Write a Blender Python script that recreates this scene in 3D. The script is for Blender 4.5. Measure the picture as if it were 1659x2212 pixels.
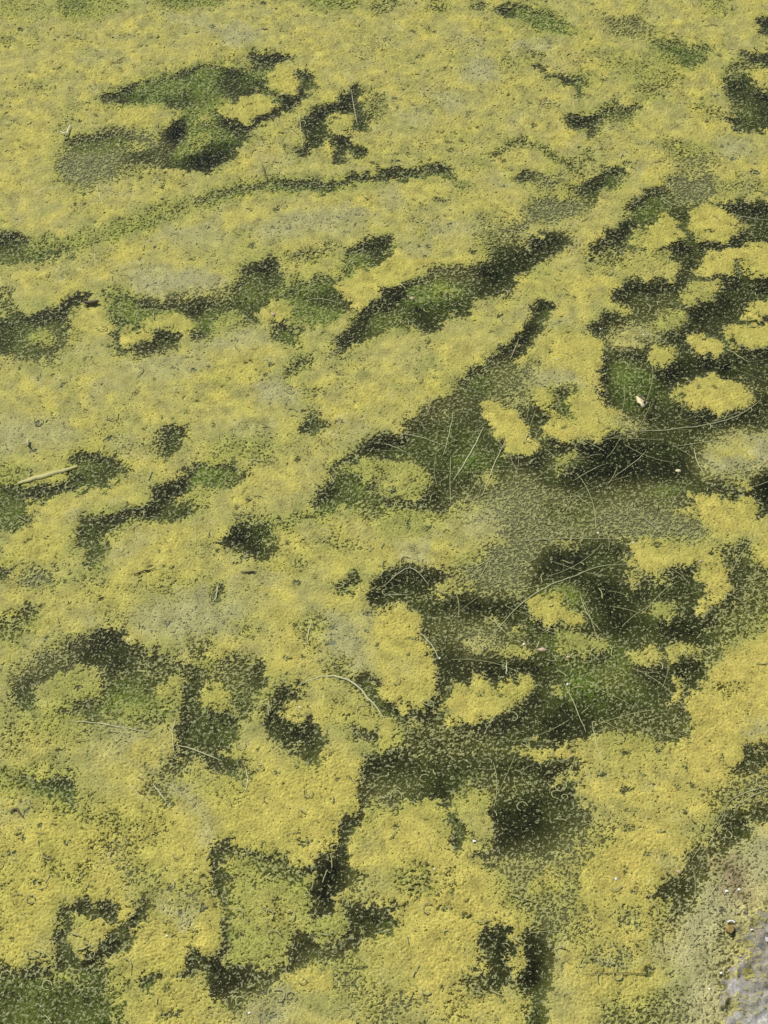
import bpy, math, random, heapq
import numpy as np
from mathutils import Vector

# ------------------------------------------------------------------ camera
for o in list(bpy.data.objects):
    bpy.data.objects.remove(o)
scene = bpy.context.scene
COL = scene.collection
CAM_H, PITCH, VFOV = 1.55, math.radians(52.0), math.radians(36.0)
cam_data = bpy.data.cameras.new('camera')
cam = bpy.data.objects.new('camera', cam_data)
COL.objects.link(cam)
cam.location = (0, 0, CAM_H)
cam.rotation_euler = (math.pi / 2 - PITCH, 0, 0)
cam_data.sensor_fit = 'VERTICAL'
cam_data.sensor_height = 24.0
cam_data.lens = 12.0 / math.tan(VFOV / 2)
cam_data.clip_start = 0.05
cam_data.clip_end = 500
scene.camera = cam
scene.render.resolution_x, scene.render.resolution_y = 768, 1024

# ------------------------------------------------------------------ sky, sun, exposure
SUN_EL, SUN_AZ = math.radians(50), math.radians(-42)      # azimuth from +Y (away from the viewer) towards +X
sdir = Vector((math.sin(SUN_AZ) * math.cos(SUN_EL), math.cos(SUN_AZ) * math.cos(SUN_EL), math.sin(SUN_EL)))
world = bpy.data.worlds.new('World')
scene.world = world
world.use_nodes = True
wn = world.node_tree.nodes
bg = wn['Background']
sky = wn.new('ShaderNodeTexSky')
sky.sky_type = 'NISHITA'
sky.sun_disc = False
sky.sun_elevation = SUN_EL
sky.sun_rotation = SUN_AZ
world.node_tree.links.new(sky.outputs[0], bg.inputs[0])
bg.inputs[1].default_value = 0.10
sun_data = bpy.data.lights.new('sun', 'SUN')
sun_data.energy = 4.2
sun_data.angle = math.radians(0.5)
sun_data.color = (1.0, 0.965, 0.90)
sun = bpy.data.objects.new('sun', sun_data)
COL.objects.link(sun)
sun.rotation_euler = (-sdir).to_track_quat('-Z', 'Y').to_euler()
sun.location = sdir * 5
scene.view_settings.view_transform = 'Standard'
scene.view_settings.look = 'None'
scene.view_settings.exposure = 0.0
scene.view_settings.gamma = 1.0
scene.view_settings.use_curve_mapping = False

# ------------------------------------------------------------------ helpers
rng = np.random.default_rng(7)
random.seed(7)
PW, PH = 1659.0, 2212.0
TV = math.tan(VFOV / 2)
TH = TV * 0.75

def at(u, v):
    """a point of the traced drawing -> its place on the water surface, in metres"""
    nx = (u / PW * 2 - 1) * TH
    ny = (1 - v / PH * 2) * TV
    dy = math.cos(PITCH) + ny * math.sin(PITCH)
    dz = -math.sin(PITCH) + ny * math.cos(PITCH)
    k = -CAM_H / dz
    return (nx * k, dy * k)

def px_size(u, v):
    a, b = at(u - 5, v), at(u + 5, v)
    return abs(b[0] - a[0]) / 10

TILES = {'A': (0, 0), 'B': (829.5, 0), 'C': (0, 553), 'E': (829.5, 553),
         'F': (0, 1106.5), 'H': (829.5, 1106.5), 'I': (0, 1659.5), 'J': (829.5, 1659.5)}

def dpt(t, p):
    ox, oy = TILES[t]
    x, y = p
    u, v = ox + x / 2, oy + y / 2
    if x <= 1: u -= 60 if ox == 0 else 12
    if x >= 1657: u += 70 if ox > 0 else 12
    if y <= 1: v -= 60 if oy == 0 else 10
    if y >= 1105: v += 70 if oy > 1600 else 10
    return (u, v)

def tag(o, label=None, cat=None, group=None, kind=None):
    if label: o['label'] = label
    if cat: o['category'] = cat
    if group: o['group'] = group
    if kind: o['kind'] = kind
    return o

def mesh_np(name, verts, faces, mat, colors=None, smooth=True, parent=None):
    """verts (n,3), faces (m,k) arrays -> one mesh object"""
    me = bpy.data.meshes.new(name)
    n, (m, k) = len(verts), faces.shape
    me.vertices.add(n)
    me.vertices.foreach_set('co', np.ascontiguousarray(verts, dtype=np.float32).ravel())
    me.loops.add(m * k)
    me.loops.foreach_set('vertex_index', np.ascontiguousarray(faces, dtype=np.int32).ravel())
    me.polygons.add(m)
    me.polygons.foreach_set('loop_start', np.arange(0, m * k, k, dtype=np.int32))
    me.update(calc_edges=True)
    if smooth:
        me.polygons.foreach_set('use_smooth', np.ones(m, dtype=bool))
    if colors is not None:
        at_ = me.attributes.new('pigment', 'FLOAT_COLOR', 'POINT')
        at_.data.foreach_set('color', np.ascontiguousarray(colors, dtype=np.float32).ravel())
    me.materials.append(mat)
    o = bpy.data.objects.new(name, me)
    COL.objects.link(o)
    if parent: o.parent = parent
    return o

# ---- organic noise: band-limited random fields on a 2.25 m square, 1.1 mm per sample
NS, ND = 2048, 0.0011
NX0, NY0 = -NS * ND / 2, 0.38
_f = np.fft.fftfreq(NS, ND)
_r = np.fft.rfftfreq(NS, ND)
FR = np.sqrt(_f[:, None] ** 2 + _r[None, :] ** 2)

def ring(wl, bw=0.35):
    """random field whose features are about wl metres apart, unit variance"""
    w = rng.standard_normal((NS, NS)).astype(np.float32)
    F = np.fft.rfft2(w)
    with np.errstate(divide='ignore'):
        g = np.exp(-(np.log(np.maximum(FR, 1e-6) * wl)) ** 2 / (2 * bw * bw))
    out = np.fft.irfft2(F * g, s=(NS, NS)).astype(np.float32)
    return out / out.std()

def samp(field, x, y, x0=NX0, y0=NY0, d=ND, wrap=True):
    h, w = field.shape
    fx = (x - x0) / d
    fy = (y - y0) / d
    if not wrap:
        fx = np.clip(fx, 0, w - 1.001); fy = np.clip(fy, 0, h - 1.001)
    ix = np.floor(fx).astype(np.int32); iy = np.floor(fy).astype(np.int32)
    tx = (fx - ix).astype(np.float32); ty = (fy - iy).astype(np.float32)
    if wrap:
        a, b = ix % w, (ix + 1) % w
        c, e = iy % h, (iy + 1) % h
    else:
        a, b, c, e = ix, ix + 1, iy, iy + 1
    return (field[c, a] * (1 - tx) + field[c, b] * tx) * (1 - ty) + (field[e, a] * (1 - tx) + field[e, b] * tx) * ty

N3, N4, N7, N11 = ring(0.0026, .3), ring(0.0037, .4), ring(0.0060, .45), ring(0.0115, .5)
N25, N60, N150 = ring(0.026, .5), ring(0.06, .5), ring(0.16, .5)
M25, M60, M150 = ring(0.022, .5), ring(0.055, .5), ring(0.14, .5)

def sstep(x, a, b):
    t = np.clip((x - a) / (b - a), 0, 1)
    return t * t * (3 - 2 * t)

# ------------------------------------------------------------------ the drawing of the pool: what floats where
RX0, RX1, RY0, RY1, RD = -0.98, 0.98, 0.44, 2.60, 0.0025
rx = np.arange(RX0, RX1, RD, dtype=np.float32)
ry = np.arange(RY0, RY1, RD, dtype=np.float32)
GX, GY = np.meshgrid(rx, ry)
WX = GX + 0.0028 * samp(N60, GX, GY) + 0.0020 * samp(N25, GX, GY) + 0.0012 * samp(N11, GX, GY)
WY = GY + 0.0036 * samp(M60, GX, GY) + 0.0025 * samp(M25, GX, GY) + 0.0014 * samp(N11, GY, GX)
LAYERS = ('cover', 'green', 'film', 'yel', 'red', 'pale')
F = {k: np.zeros_like(GX) for k in LAYERS}
F['cover'] += 1.02 + 0.07 * samp(N150, GX, GY) + 0.05 * samp(N60, GX, GY)
F['yel'] += 0.35 + 0.22 * samp(M60, GX, GY) + 0.16 * samp(M150, GX, GY)
F['film'] += 0.35
thin0 = .45 * sstep(.8 * samp(M150, GY * .7, GX) + .6 * samp(N60, GY, GX) + .35 * samp(N25, GX, GY), .55, 1.9)
F['film'] += .6 * thin0
F['cover'] -= .22 * thin0
F['yel'] -= .35 * thin0
F['green'] += .35 * sstep(.8 * samp(N150, GY, GX * .7) + .5 * samp(M60, GY, GX), .7, 2.0)
KINDS = {   #      cover green film  yel  soft(m)
    'K': dict(cover=.10, green=.04, film=.0, soft=.010),
    'D': dict(cover=.21, green=.18, film=.05, soft=.011),
    'd': dict(cover=.52, green=.30, film=.28, soft=.014),
    'V': dict(cover=.33, green=.55, film=.10, soft=.011),
    'G': dict(cover=.42, green=1.0, film=.15, soft=.016),
    'g': dict(cover=.70, green=.75, film=.25, soft=.020),
    'h': dict(cover=.45, green=.32, film=.55, soft=.020, yel=.1),
    'T': dict(cover=.90, film=1.0, yel=.0, green=.1, soft=.028),
    'Y': dict(cover=1.04, yel=1.0, green=0., film=.3, soft=.0115),
    'y': dict(cover=.88, yel=.55, green=.2, film=.4, soft=.013),
    'q': dict(cover=.86, yel=.35, green=.65, film=.4, soft=.014),
    'w': dict(cover=.82, pale=.6, film=.6, yel=.3, green=.1, soft=.030),
    'R': dict(red=1.0, soft=.018),
    'O': dict(yel=1.25, soft=.05),
}

def sdf_poly(pts, X, Y):
    d = np.full(X.shape, 1e9, dtype=np.float32)
    inside = np.zeros(X.shape, dtype=bool)
    n = len(pts)
    for i in range(n):
        ax, ay = pts[i]; bx, by = pts[(i + 1) % n]
        ex, ey = bx - ax, by - ay
        L = ex * ex + ey * ey + 1e-12
        t = np.clip(((X - ax) * ex + (Y - ay) * ey) / L, 0, 1)
        d = np.minimum(d, (X - ax - t * ex) ** 2 + (Y - ay - t * ey) ** 2)
        if ay != by:
            c = ((ay > Y) != (by > Y)) & (X < (bx - ax) * (Y - ay) / (by - ay) + ax)
            inside ^= c
    d = np.sqrt(d)
    return np.where(inside, -d, d)

def sdf_line(pts, X, Y):
    d = np.full(X.shape, 1e9, dtype=np.float32)
    for (ax, ay), (bx, by) in zip(pts[:-1], pts[1:]):
        ex, ey = bx - ax, by - ay
        L = ex * ex + ey * ey + 1e-12
        t = np.clip(((X - ax) * ex + (Y - ay) * ey) / L, 0, 1)
        d = np.minimum(d, (X - ax - t * ex) ** 2 + (Y - ay - t * ey) ** 2)
    return np.sqrt(d)

def paint(t, kind, flat, strength=1.0, width=None, soft=None):
    P = [dpt(t, (flat[i], flat[i + 1])) for i in range(0, len(flat), 2)]
    W = [at(*p) for p in P]
    K = KINDS[kind]
    s = (soft or K['soft']) * 1.7
    grow = 0.0
    if width:
        mu = sum(p[0] for p in P) / len(P); mv = sum(p[1] for p in P) / len(P)
        grow = width / 4 * px_size(mu, mv)
    m = grow + s + 0.035
    xs = [p[0] for p in W]; ys = [p[1] for p in W]
    i0 = max(0, int((min(xs) - m - RX0) / RD)); i1 = min(len(rx), int((max(xs) + m - RX0) / RD) + 1)
    j0 = max(0, int((min(ys) - m - RY0) / RD)); j1 = min(len(ry), int((max(ys) + m - RY0) / RD) + 1)
    if i1 <= i0 or j1 <= j0: return
    X, Y = WX[j0:j1, i0:i1], WY[j0:j1, i0:i1]
    d = sdf_line(W, X, Y) - grow if width else sdf_poly(W, X, Y)
    a = strength * (sstep(-d, -.46 * s, .48 * s) if kind in 'YyqTw' else sstep(-d, -.74 * s, .28 * s))
    for k in LAYERS:
        if k in K:
            f = F[k][j0:j1, i0:i1]
            f += a * (K[k] - f)

def run(text):
    for ln in text.strip().splitlines():
        ln = ln.split('#')[0].strip()
        if not ln: continue
        head, body = ln.split('|')
        h = head.split()
        kw = {}
        for e in h[2:]:
            if e[0] == 's': kw['strength'] = float(e[1:])
            if e[0] == 'w': kw['width'] = float(e[1:])
            if e[0] == 'f': kw['soft'] = float(e[1:])
        paint(h[0], h[1], [float(v) for v in body.replace(',', ' ').split()], **kw)

# tile, kind of cover, options | outline (tile units)
run('''
# ---- far left
A g | 250,0 540,0 540,40 430,70 300,85 250,40
A V s.6 | 270,0 400,0 380,40 290,60
A g s.7 | 0,20 130,10 240,30 230,60 60,70 0,60
A G s.8 | 690,0 990,0 960,25 760,35 700,20
A G s.8 | 1260,0 1430,0 1530,20 1500,42 1380,45 1330,15
A d | 1620,30 1659,25 1659,60 1630,55
A T | 900,130 1000,110 1110,130 1130,170 1060,200 960,190
A T s.6 | 390,215 470,220 490,245 400,250
A T s.6 | 330,255 400,255 400,285 330,285
A T s.5 | 700,60 900,70 880,110 700,100
A d s.6 | 0,160 60,165 50,185 0,190
A d s.5 | 140,100 155,100 155,220 140,220
A D | 1105,236 1255,238 1240,268 1150,292 1110,305 1092,262
A G s.8 | 1110,290 1160,290 1165,350 1120,350
A G | 440,425 560,370 700,330 860,295 905,330 885,420 800,430 700,450 580,445 470,443
A D s.8 | 450,422 560,398 640,430 560,448 460,442
A D s.7 | 790,318 840,318 840,352 790,345
A D s.9 | 700,432 850,408 930,430 880,475 740,470
A G | 880,300 960,280 1130,330 1200,380 1200,440 1100,430 960,430 880,400
A D | 960,308 1040,320 1140,350 1165,390 1100,412 1020,435 950,400
A Y | 1165,325 1210,280 1290,330 1315,385 1230,405 1160,382
A D | 1280,312 1340,318 1358,370 1332,410 1262,478 1190,488 1196,440 1280,412 1312,380
A G | 800,470 940,430 960,510 1000,560 1060,580 1000,660 930,730 840,735 740,700 760,600 820,560 800,500
A Y | 950,485 1000,450 1100,408 1180,425 1195,468 1150,497 1060,540 1000,530 960,505
A K s.9 w26 | 955,512 1000,552 1060,552 1150,512 1190,490
A y s.8 | 860,490 900,490 905,540 865,540
A y s.7 | 830,590 900,570 920,620 850,640
A K | 750,520 800,508 792,590 742,650 700,685 688,640 710,580
A D | 655,690 800,690 920,640 1040,590 1072,568 1062,602 990,682 900,738 800,728 680,716
A K s.7 | 780,700 920,650 1000,640 950,710 890,735 800,722
A h | 300,620 400,590 540,560 660,580 700,640 680,690 560,705 500,765 380,805 280,785 248,720
A V s.8 | 310,600 470,570 570,600 560,640 400,650 310,640
A D s.9 | 530,680 620,650 690,668 640,702 560,712
A d s.8 | 520,730 600,720 600,765 540,770
A y s.6 | 540,620 640,610 640,640 560,650
A d s.6 w18 | 200,650 245,600 300,490 310,440
A D | 1340,478 1420,466 1432,500 1422,590 1380,632 1300,684 1286,660 1330,600 1306,540
A D | 1420,458 1535,448 1542,490 1430,494
A D | 1518,368 1546,368 1562,440 1592,490 1592,562 1545,562 1508,560 1530,480 1480,452 1468,415 1510,410
A D | 1448,588 1492,588 1502,630 1560,638 1584,662 1560,682 1492,652 1482,702 1432,702 1440,640
A d | 1600,398 1640,398 1642,505 1614,505
A Y s.8 | 1430,500 1510,490 1520,560 1440,570
A G w46 s.85 | 960,842 1100,802 1200,792 1300,800 1400,812 1520,782
A V w40 s.8 | 1240,800 1400,815 1540,775 1659,768
A D w26 s.8 | 1540,772 1600,765 1659,770
A V w30 s.7 | 840,872 950,842 1040,830
A V | 0,1018 60,1012 150,1058 165,1106 0,1106
A D s.7 | 0,1025 50,1025 120,1060 120,1100 0,1106
A G s.7 | 160,1050 400,1008 400,1050 200,1085
A G s.8 | 600,960 680,900 790,908 745,950 660,980
A d s.8 | 690,900 780,908 740,935 690,925
A G s.8 | 450,1000 560,948 612,980 565,1015 470,1035
A D | 1500,1085 1560,1050 1659,1030 1659,1106 1510,1106
A d | 1380,1060 1462,1052 1445,1080 1385,1080
A V s.7 | 1240,1085 1390,1090 1380,1106 1240,1106
A T s.8 | 1080,990 1300,900 1500,900 1620,930 1400,1000 1150,1060
A T s.6 | 700,980 900,960 1000,1050 800,1090
A h s.5 | 840,860 900,840 940,900 860,920
A Y s.7 | 20,600 200,540 240,640 120,700 20,680
A Y s.7 | 480,480 680,460 690,540 560,560 480,530
A Y s.7 | 960,920 1100,900 1120,950 1000,970
A Y s.7 | 1480,840 1659,830 1659,900 1520,900
A Y s.6 | 320,280 520,310 530,370 350,370
# ---- far right
B d | 0,0 100,0 60,40 20,55 0,50
B d | 200,20 285,28 262,56 200,46
B D s.8 | 380,20 440,10 432,52 390,46
B G s.9 | 490,50 520,28 600,24 720,58 792,100 802,152 740,142 640,112 560,78
B D s.9 | 490,32 556,36 562,72 502,66
B G s.9 | 1150,178 1250,178 1380,208 1395,240 1330,292 1230,262 1190,222
B D s.6 | 1220,210 1340,240 1340,290 1250,270
B g s.8 | 960,272 1150,228 1250,258 1230,330 1150,372 1050,322
B g s.8 | 1360,0 1492,0 1482,50 1400,52
B h | 960,88 1100,88 1152,130 1080,162 990,142
B d s.8 | 1000,95 1070,95 1080,140 1010,135
B T | 560,180 720,188 702,262 560,242
B d | 590,228 692,233 682,252 600,248
B T | 330,290 400,255 475,265 492,340 450,362 340,352
B T s.8 | 250,408 332,400 332,492 258,482
B T s.6 | 40,480 200,470 240,540 80,560
B h s.6 | 500,270 560,260 550,310 510,310
B D s.9 | 640,283 692,288 692,302 650,304
B D | 700,322 782,332 838,352 862,420 840,424 818,372 760,352 710,340
B G s.8 | 830,340 880,330 890,370 840,370
B D | 790,508 850,498 934,497 942,560 900,592 828,562
B V s.9 | 940,460 1092,448 1082,522 1000,542 940,502
B T s.8 | 920,540 1042,530 1012,562 930,562
B d s.8 | 1100,382 1240,340 1262,308 1284,330 1204,402 1120,422
B D | 1612,88 1659,84 1659,162 1630,152
B d | 1480,300 1560,228 1659,225 1659,275 1600,292 1560,332 1500,352
B D s.8 | 1560,235 1659,228 1659,268 1580,280
B D | 1470,350 1560,338 1640,398 1659,430 1659,530 1600,572 1530,556 1478,522 1560,482 1500,432 1468,400
B V s.7 | 1500,440 1580,430 1600,500 1530,510
B Y | 1598,308 1659,298 1659,360 1606,352
B d s.8 | 1330,460 1440,460 1440,520 1380,500
B V s.8 w34 | 470,668 560,622 640,622 700,652 745,692 830,722
B g s.6 w40 | 360,700 420,720
B d | 800,730 860,700 888,648 902,690 850,735 830,762
B g s.6 | 330,580 350,580 352,620 325,620
B V | 0,742 250,718 292,750 200,774 0,775
B D s.8 | 0,740 90,738 90,765 0,770
B D s.7 | 230,730 285,735 290,765 250,765
B G s.7 w30 | 270,750 350,812
B D | 570,772 620,743 652,770 600,788
B h | 655,778 760,768 792,800 680,815
B V | 838,800 920,750 1000,718 1052,735 1030,782 970,832 920,862 850,852 808,832
B D s.7 | 850,810 920,770 980,780 930,850 860,848
B D w14 | 670,870 900,886
B h | 640,892 700,862 880,882 870,922 760,942 640,972 560,1012 478,1035 600,952
B d | 440,1040 560,1008 602,1040 582,1082 480,1106 428,1106
B h s.7 | 400,960 480,950 480,1020 410,1030
B D | 620,1040 700,1010 802,998 782,1050 700,1106 600,1106 640,1080
B D | 900,1106 920,1050 1000,990 1060,930 1075,868 1150,838 1222,786 1264,850 1300,890 1500,880 1659,882 1659,1106
B h | 1238,780 1380,768 1445,820 1400,862 1280,876
B T | 1440,640 1500,605 1570,620 1560,670 1480,675
B d s.9 | 1218,618 1272,618 1284,672 1230,664
B h s.8 | 1285,680 1430,668 1405,722 1300,722
B h s.7 | 1440,780 1560,760 1600,820 1500,830
B G s.5 | 1080,850 1200,830 1260,900 1120,950
B y | 1040,1050 1088,1000 1116,1042 1082,1075
B Y | 1110,1012 1150,960 1230,928 1284,958 1272,1030 1222,1062 1150,1095 1118,1062
B Y | 1286,922 1400,888 1482,908 1535,958 1524,1022 1440,1052 1350,1042 1308,982
B y s.7 | 1530,965 1590,975 1560,1010
B Y | 1400,1106 1480,1070 1560,1058 1659,1050 1659,1106
B Y s.8 | 1620,690 1659,670 1659,760 1630,750
B Y s.6 | 1420,740 1540,720 1560,770 1460,790
B Y s.7 | 70,790 200,780 260,850 200,900 90,880
B Y s.6 | 310,880 440,860 480,910 380,950
B T s.7 | 0,790 60,800 70,900 0,920
B T s.6 | 200,960 360,940 420,1000 250,1040 200,1010
# ---- middle left
C V | 0,0 270,0 205,20 60,32 0,32
C V s.8 | 0,160 40,170 62,240 0,255
C D | 0,300 70,260 220,240 280,200 330,163 402,168 345,210 302,250 286,330 312,382 292,412 220,432 130,442 60,422 0,412
C V s.8 | 60,290 230,270 260,330 240,400 100,410
C q s.9 | 120,340 200,320 242,350 205,392 120,382
C h s.6 | 60,440 240,430 230,480 150,480
C G | 470,172 560,158 602,208 700,198 800,208 842,240 872,282 862,302 800,262 720,250 650,260 610,314 600,290 560,262 480,252
C D s.6 w26 | 600,205 700,200 800,205 850,260
C V | 478,280 540,268 625,318 602,334 520,312
C V | 488,340 520,328 532,380 600,392 640,370 720,328 795,338 772,382 700,424 620,434 540,422 488,392
C D s.8 | 520,385 600,395 660,370 720,335 780,345 760,385 690,420 600,425
C Y | 620,290 720,258 832,288 842,322 760,312 650,322
C Y | 520,342 620,330 642,360 570,392 530,372
C D | 818,160 880,148 892,220 912,270 892,352 848,364 870,290 830,240
C V | 890,222 940,128 1010,118 1060,60 1172,8 1202,60 1222,132 1150,192 1100,222 980,232 900,242 f.006
'''.replace(' f.006', ''))
run('''
C D s.7 f.006 | 1060,60 1172,8 1202,60 1222,132 1160,150 1130,90
C d s.7 | 930,150 1010,140 980,230 920,220
C G s.8 | 900,240 1010,228 1100,240 1112,290 1050,312 1000,322 1040,270 960,262 908,332
C D s.9 | 1060,198 1112,198 1114,292 1070,294
C q s.7 | 920,292 1010,250 1042,260 1000,322 930,345
C G | 1230,152 1300,98 1400,118 1470,90 1530,0 1572,0 1582,40 1500,92 1480,142 1512,212 1490,252 1400,282 1300,262 1260,202
C D s.9 | 1305,168 1430,148 1485,168 1514,222 1330,214
C G s.8 | 1280,220 1400,230 1460,260 1360,300 1300,280
C Y | 1480,132 1500,92 1560,62 1659,30 1659,150 1560,212 1520,222 1490,172
C Y s.9 | 1120,230 1180,208 1265,238 1255,292 1180,282 1120,272
C V | 1168,288 1240,288 1292,340 1282,392 1230,382 1188,352
C D | 1448,372 1520,322 1560,240 1659,190 1659,300 1600,352 1500,382 1470,424 1448,422
C V s.9 | 1218,545 1260,470 1290,438 1362,428 1330,472 1290,492 1250,555
C d s.9 | 1308,572 1362,572 1352,602 1310,594
C T | 1100,570 1200,520 1285,580 1272,642 1120,644
C T | 560,58 900,58 1000,98 900,150 760,182 620,172 560,112
C T s.6 | 0,700 200,680 420,720 300,840 0,860
C T s.6 | 500,440 760,420 900,480 700,540 520,520
C T s.8 | 900,382 1000,332 1100,310 1122,370 950,414
C T s.5 | 280,380 420,370 440,430 300,440
C D | 1288,722 1350,698 1394,720 1372,764 1310,764
C d s.8 | 1340,640 1365,650 1360,700 1340,700
C V | 688,770 720,738 772,738 782,820 740,872 688,862
C D s.6 | 730,745 772,745 776,820 740,868 710,850
C d s.9 | 608,822 682,798 692,842 618,834
C V | 310,880 340,848 430,843 462,870 512,880 512,962 450,1012 330,1012 200,1052 120,1092 0,1106 0,1000 90,990 220,960 320,920
C D s.7 | 440,880 508,885 508,950 430,990 330,1000 420,940
C D s.5 | 0,1010 120,1000 260,1000 200,1045 60,1080 0,1080
C G s.7 | 0,900 80,908 102,950 0,992
C Y | 80,985 220,935 330,910 335,935 230,962 100,1000
C D | 560,1106 620,1080 680,1020 760,970 840,908 900,898 980,928 1064,940 1000,972 960,1002 870,992 820,1002 750,1042 720,1106
C G | 830,930 900,905 985,935 1000,982 940,1002 860,985
C y | 780,1022 860,1000 925,1022 880,1062 790,1072
C V s.6 | 740,1050 900,1060 860,1106 730,1106
C g s.9 | 918,832 1000,808 1100,798 1122,820 1020,852 928,852
C d s.8 | 1120,870 1160,868 1160,890 1120,890
C V | 1420,922 1480,870 1560,830 1600,800 1659,780 1659,850 1560,872 1500,902 1450,952
C D s.8 | 1580,800 1659,780 1659,840 1600,850
C q | 1480,930 1600,900 1659,890 1659,1000 1560,970
C V | 1368,1062 1400,980 1480,950 1580,958 1622,1000 1592,1052 1500,1092 1400,1092
C D s.6 | 1380,1050 1410,990 1490,960 1500,1000 1450,1070
C V s.8 | 1540,1106 1590,1060 1659,1040 1659,1106
C Y s.8 | 940,460 1100,440 1180,480 1080,520 960,520
C Y s.8 | 280,720 420,680 460,740 340,760
C Y s.7 | 130,1080 300,1040 520,980 600,1000 480,1060 160,1106
C Y s.6 | 300,280 420,230 480,300 440,360 310,360
C Y s.6 | 60,80 220,50 240,110 100,130
C Y s.6 | 920,60 1000,50 1010,100 940,100
C Y s.6 | 1230,60 1380,30 1420,80 1300,95
# ---- middle right
E D | 0,150 120,100 220,50 400,50 500,0 650,0 620,70 540,130 500,182 380,190 360,240 250,282 200,332 100,262 0,232
E Y | 0,150 0,40 60,10 200,18 205,58 120,102
E h s.7 | 200,60 380,60 360,110 220,110
E G | 100,132 250,108 352,150 332,184 200,186
E q s.6 | 220,140 320,140 310,175 230,175
E V s.9 | 0,232 80,240 102,332 0,324
E K s.6 | 100,260 200,260 210,320 150,310
E K s.5 | 430,40 600,10 560,110 440,130
E K | 630,282 650,230 680,188 722,208 702,262 662,332 640,382 600,412 560,484 500,492 478,440 520,402 580,360
E V | 328,565 380,480 480,420 500,482 560,490 640,490 642,560 560,602 470,602 340,584
E h s.7 | 480,490 640,490 640,560 500,580
E T s.8 | 620,500 820,480 820,560 660,590
E D | 70,772 110,710 200,660 340,590 450,588 560,600 640,605 690,680 700,770 730,808 800,804 920,802 1000,760 1100,750 1260,720 1659,640 1659,1106 0,1106 0,850
E h s.7 | 100,720 220,655 340,600 330,640 220,690
E Y | 428,660 460,638 540,658 600,690 642,760 664,830 640,872 540,852 470,772 450,702
E T s.7 | 470,610 640,590 650,640 560,650
E Y s.8 | 650,590 740,570 830,580 940,588 1000,640 1020,700 1000,760 920,802 800,804 730,810 700,770 690,680
E V | 742,560 800,560 802,702 752,702 722,640
E D | 880,312 950,258 1060,235 1000,190 998,140 1090,98 1150,110 1260,110 1280,60 1250,0 1372,0 1342,60 1400,100 1530,100 1659,110 1659,720 1100,742 1000,642 950,562 972,482 960,402 900,332
E y s.8 | 860,0 1240,0 1270,60 1250,100 1100,90 1060,110
E V s.6 | 860,10 960,0 1050,30 930,50
E h s.5 | 1100,240 1180,190 1280,200 1200,260
E y | 1000,200 1060,215 1050,250 980,260
E K s.8 | 930,560 1000,600 1045,680 1110,742 1040,722 960,622
E K s.6 | 960,400 1010,400 1000,560 950,540
E G s.7 | 1010,430 1160,500 1200,560 1060,600 1000,540
E K s.5 | 1160,480 1350,450 1480,440 1480,500 1300,530 1180,560
E K s.5 | 1340,230 1500,180 1480,330 1380,320
E Y | 1340,60 1400,0 1659,0 1659,110 1560,104 1520,84 1400,92
E D s.9 | 1530,28 1552,28 1556,104 1518,104
E y | 1298,150 1350,108 1430,100 1454,140 1402,202 1330,212 1298,192
E q | 1168,282 1260,228 1314,250 1292,302 1220,332 1168,312
E T | 988,362 1010,318 1090,298 1162,318 1184,360 1120,392 1000,392
E Y s.6 | 1010,340 1090,330 1110,370 1020,378
E Y | 1128,410 1180,390 1240,388 1254,430 1222,472 1180,492 1138,462
E Y | 1318,340 1380,338 1430,368 1474,402 1430,432 1328,432
E Y | 1478,340 1520,308 1600,298 1659,288 1659,372 1580,392 1520,404 1488,382
E Y | 1558,230 1600,198 1659,188 1659,284 1588,284
E Y | 1256,575 1340,528 1440,516 1540,538 1594,590 1572,652 1480,684 1360,674 1278,644
E y s.7 | 1594,560 1659,540 1659,640 1600,600
E T | 1342,862 1400,808 1500,768 1600,758 1659,800 1659,892 1580,932 1560,972 1450,962 1368,932
E Y s.7 | 1390,860 1460,810 1590,800 1600,870 1500,900
E Y | 1308,1042 1400,1028 1480,1050 1590,1038 1604,1106 1280,1106
E Y s.8 | 1458,992 1560,978 1574,1002 1480,1008
E q | 738,892 820,838 874,870 862,922 780,954 748,932
E T | 1000,700 1090,718 1114,748 1040,758
E q | 0,890 80,878 182,918 214,980 150,1042 60,1062 0,1042
E Y s.4 | 20,920 130,930 160,980 60,1020
E G s.7 | 350,860 460,850 470,900 360,910
E y s.8 | 398,952 470,928 504,980 440,1004
E h | 330,1060 600,960 700,1000 760,1040 900,1106 440,1106
E y s.8 | 200,1106 300,1080 420,1068 445,1106
E G s.9 | 1198,985 1260,958 1292,990 1208,1010
E K s.8 | 1100,830 1340,850 1345,952 1100,1002 900,962 760,1015 690,960 760,960 880,850
E h s.6 | 980,1000 1140,1020 1250,1060 1260,1106 1000,1106
E K s.6 | 1600,580 1659,570 1659,640 1620,630
E K s.7 | 1600,930 1659,900 1659,1106 1620,1080
E V s.5 | 60,780 300,700 420,740 400,840 200,880 80,860
E Y s.7 | 120,580 300,440 420,360 340,520 200,620
E Y s.7 | 640,420 760,330 940,360 960,440 900,540 700,480
E Y s.6 | 560,140 760,60 960,100 900,220 720,280 760,180
''')
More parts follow.
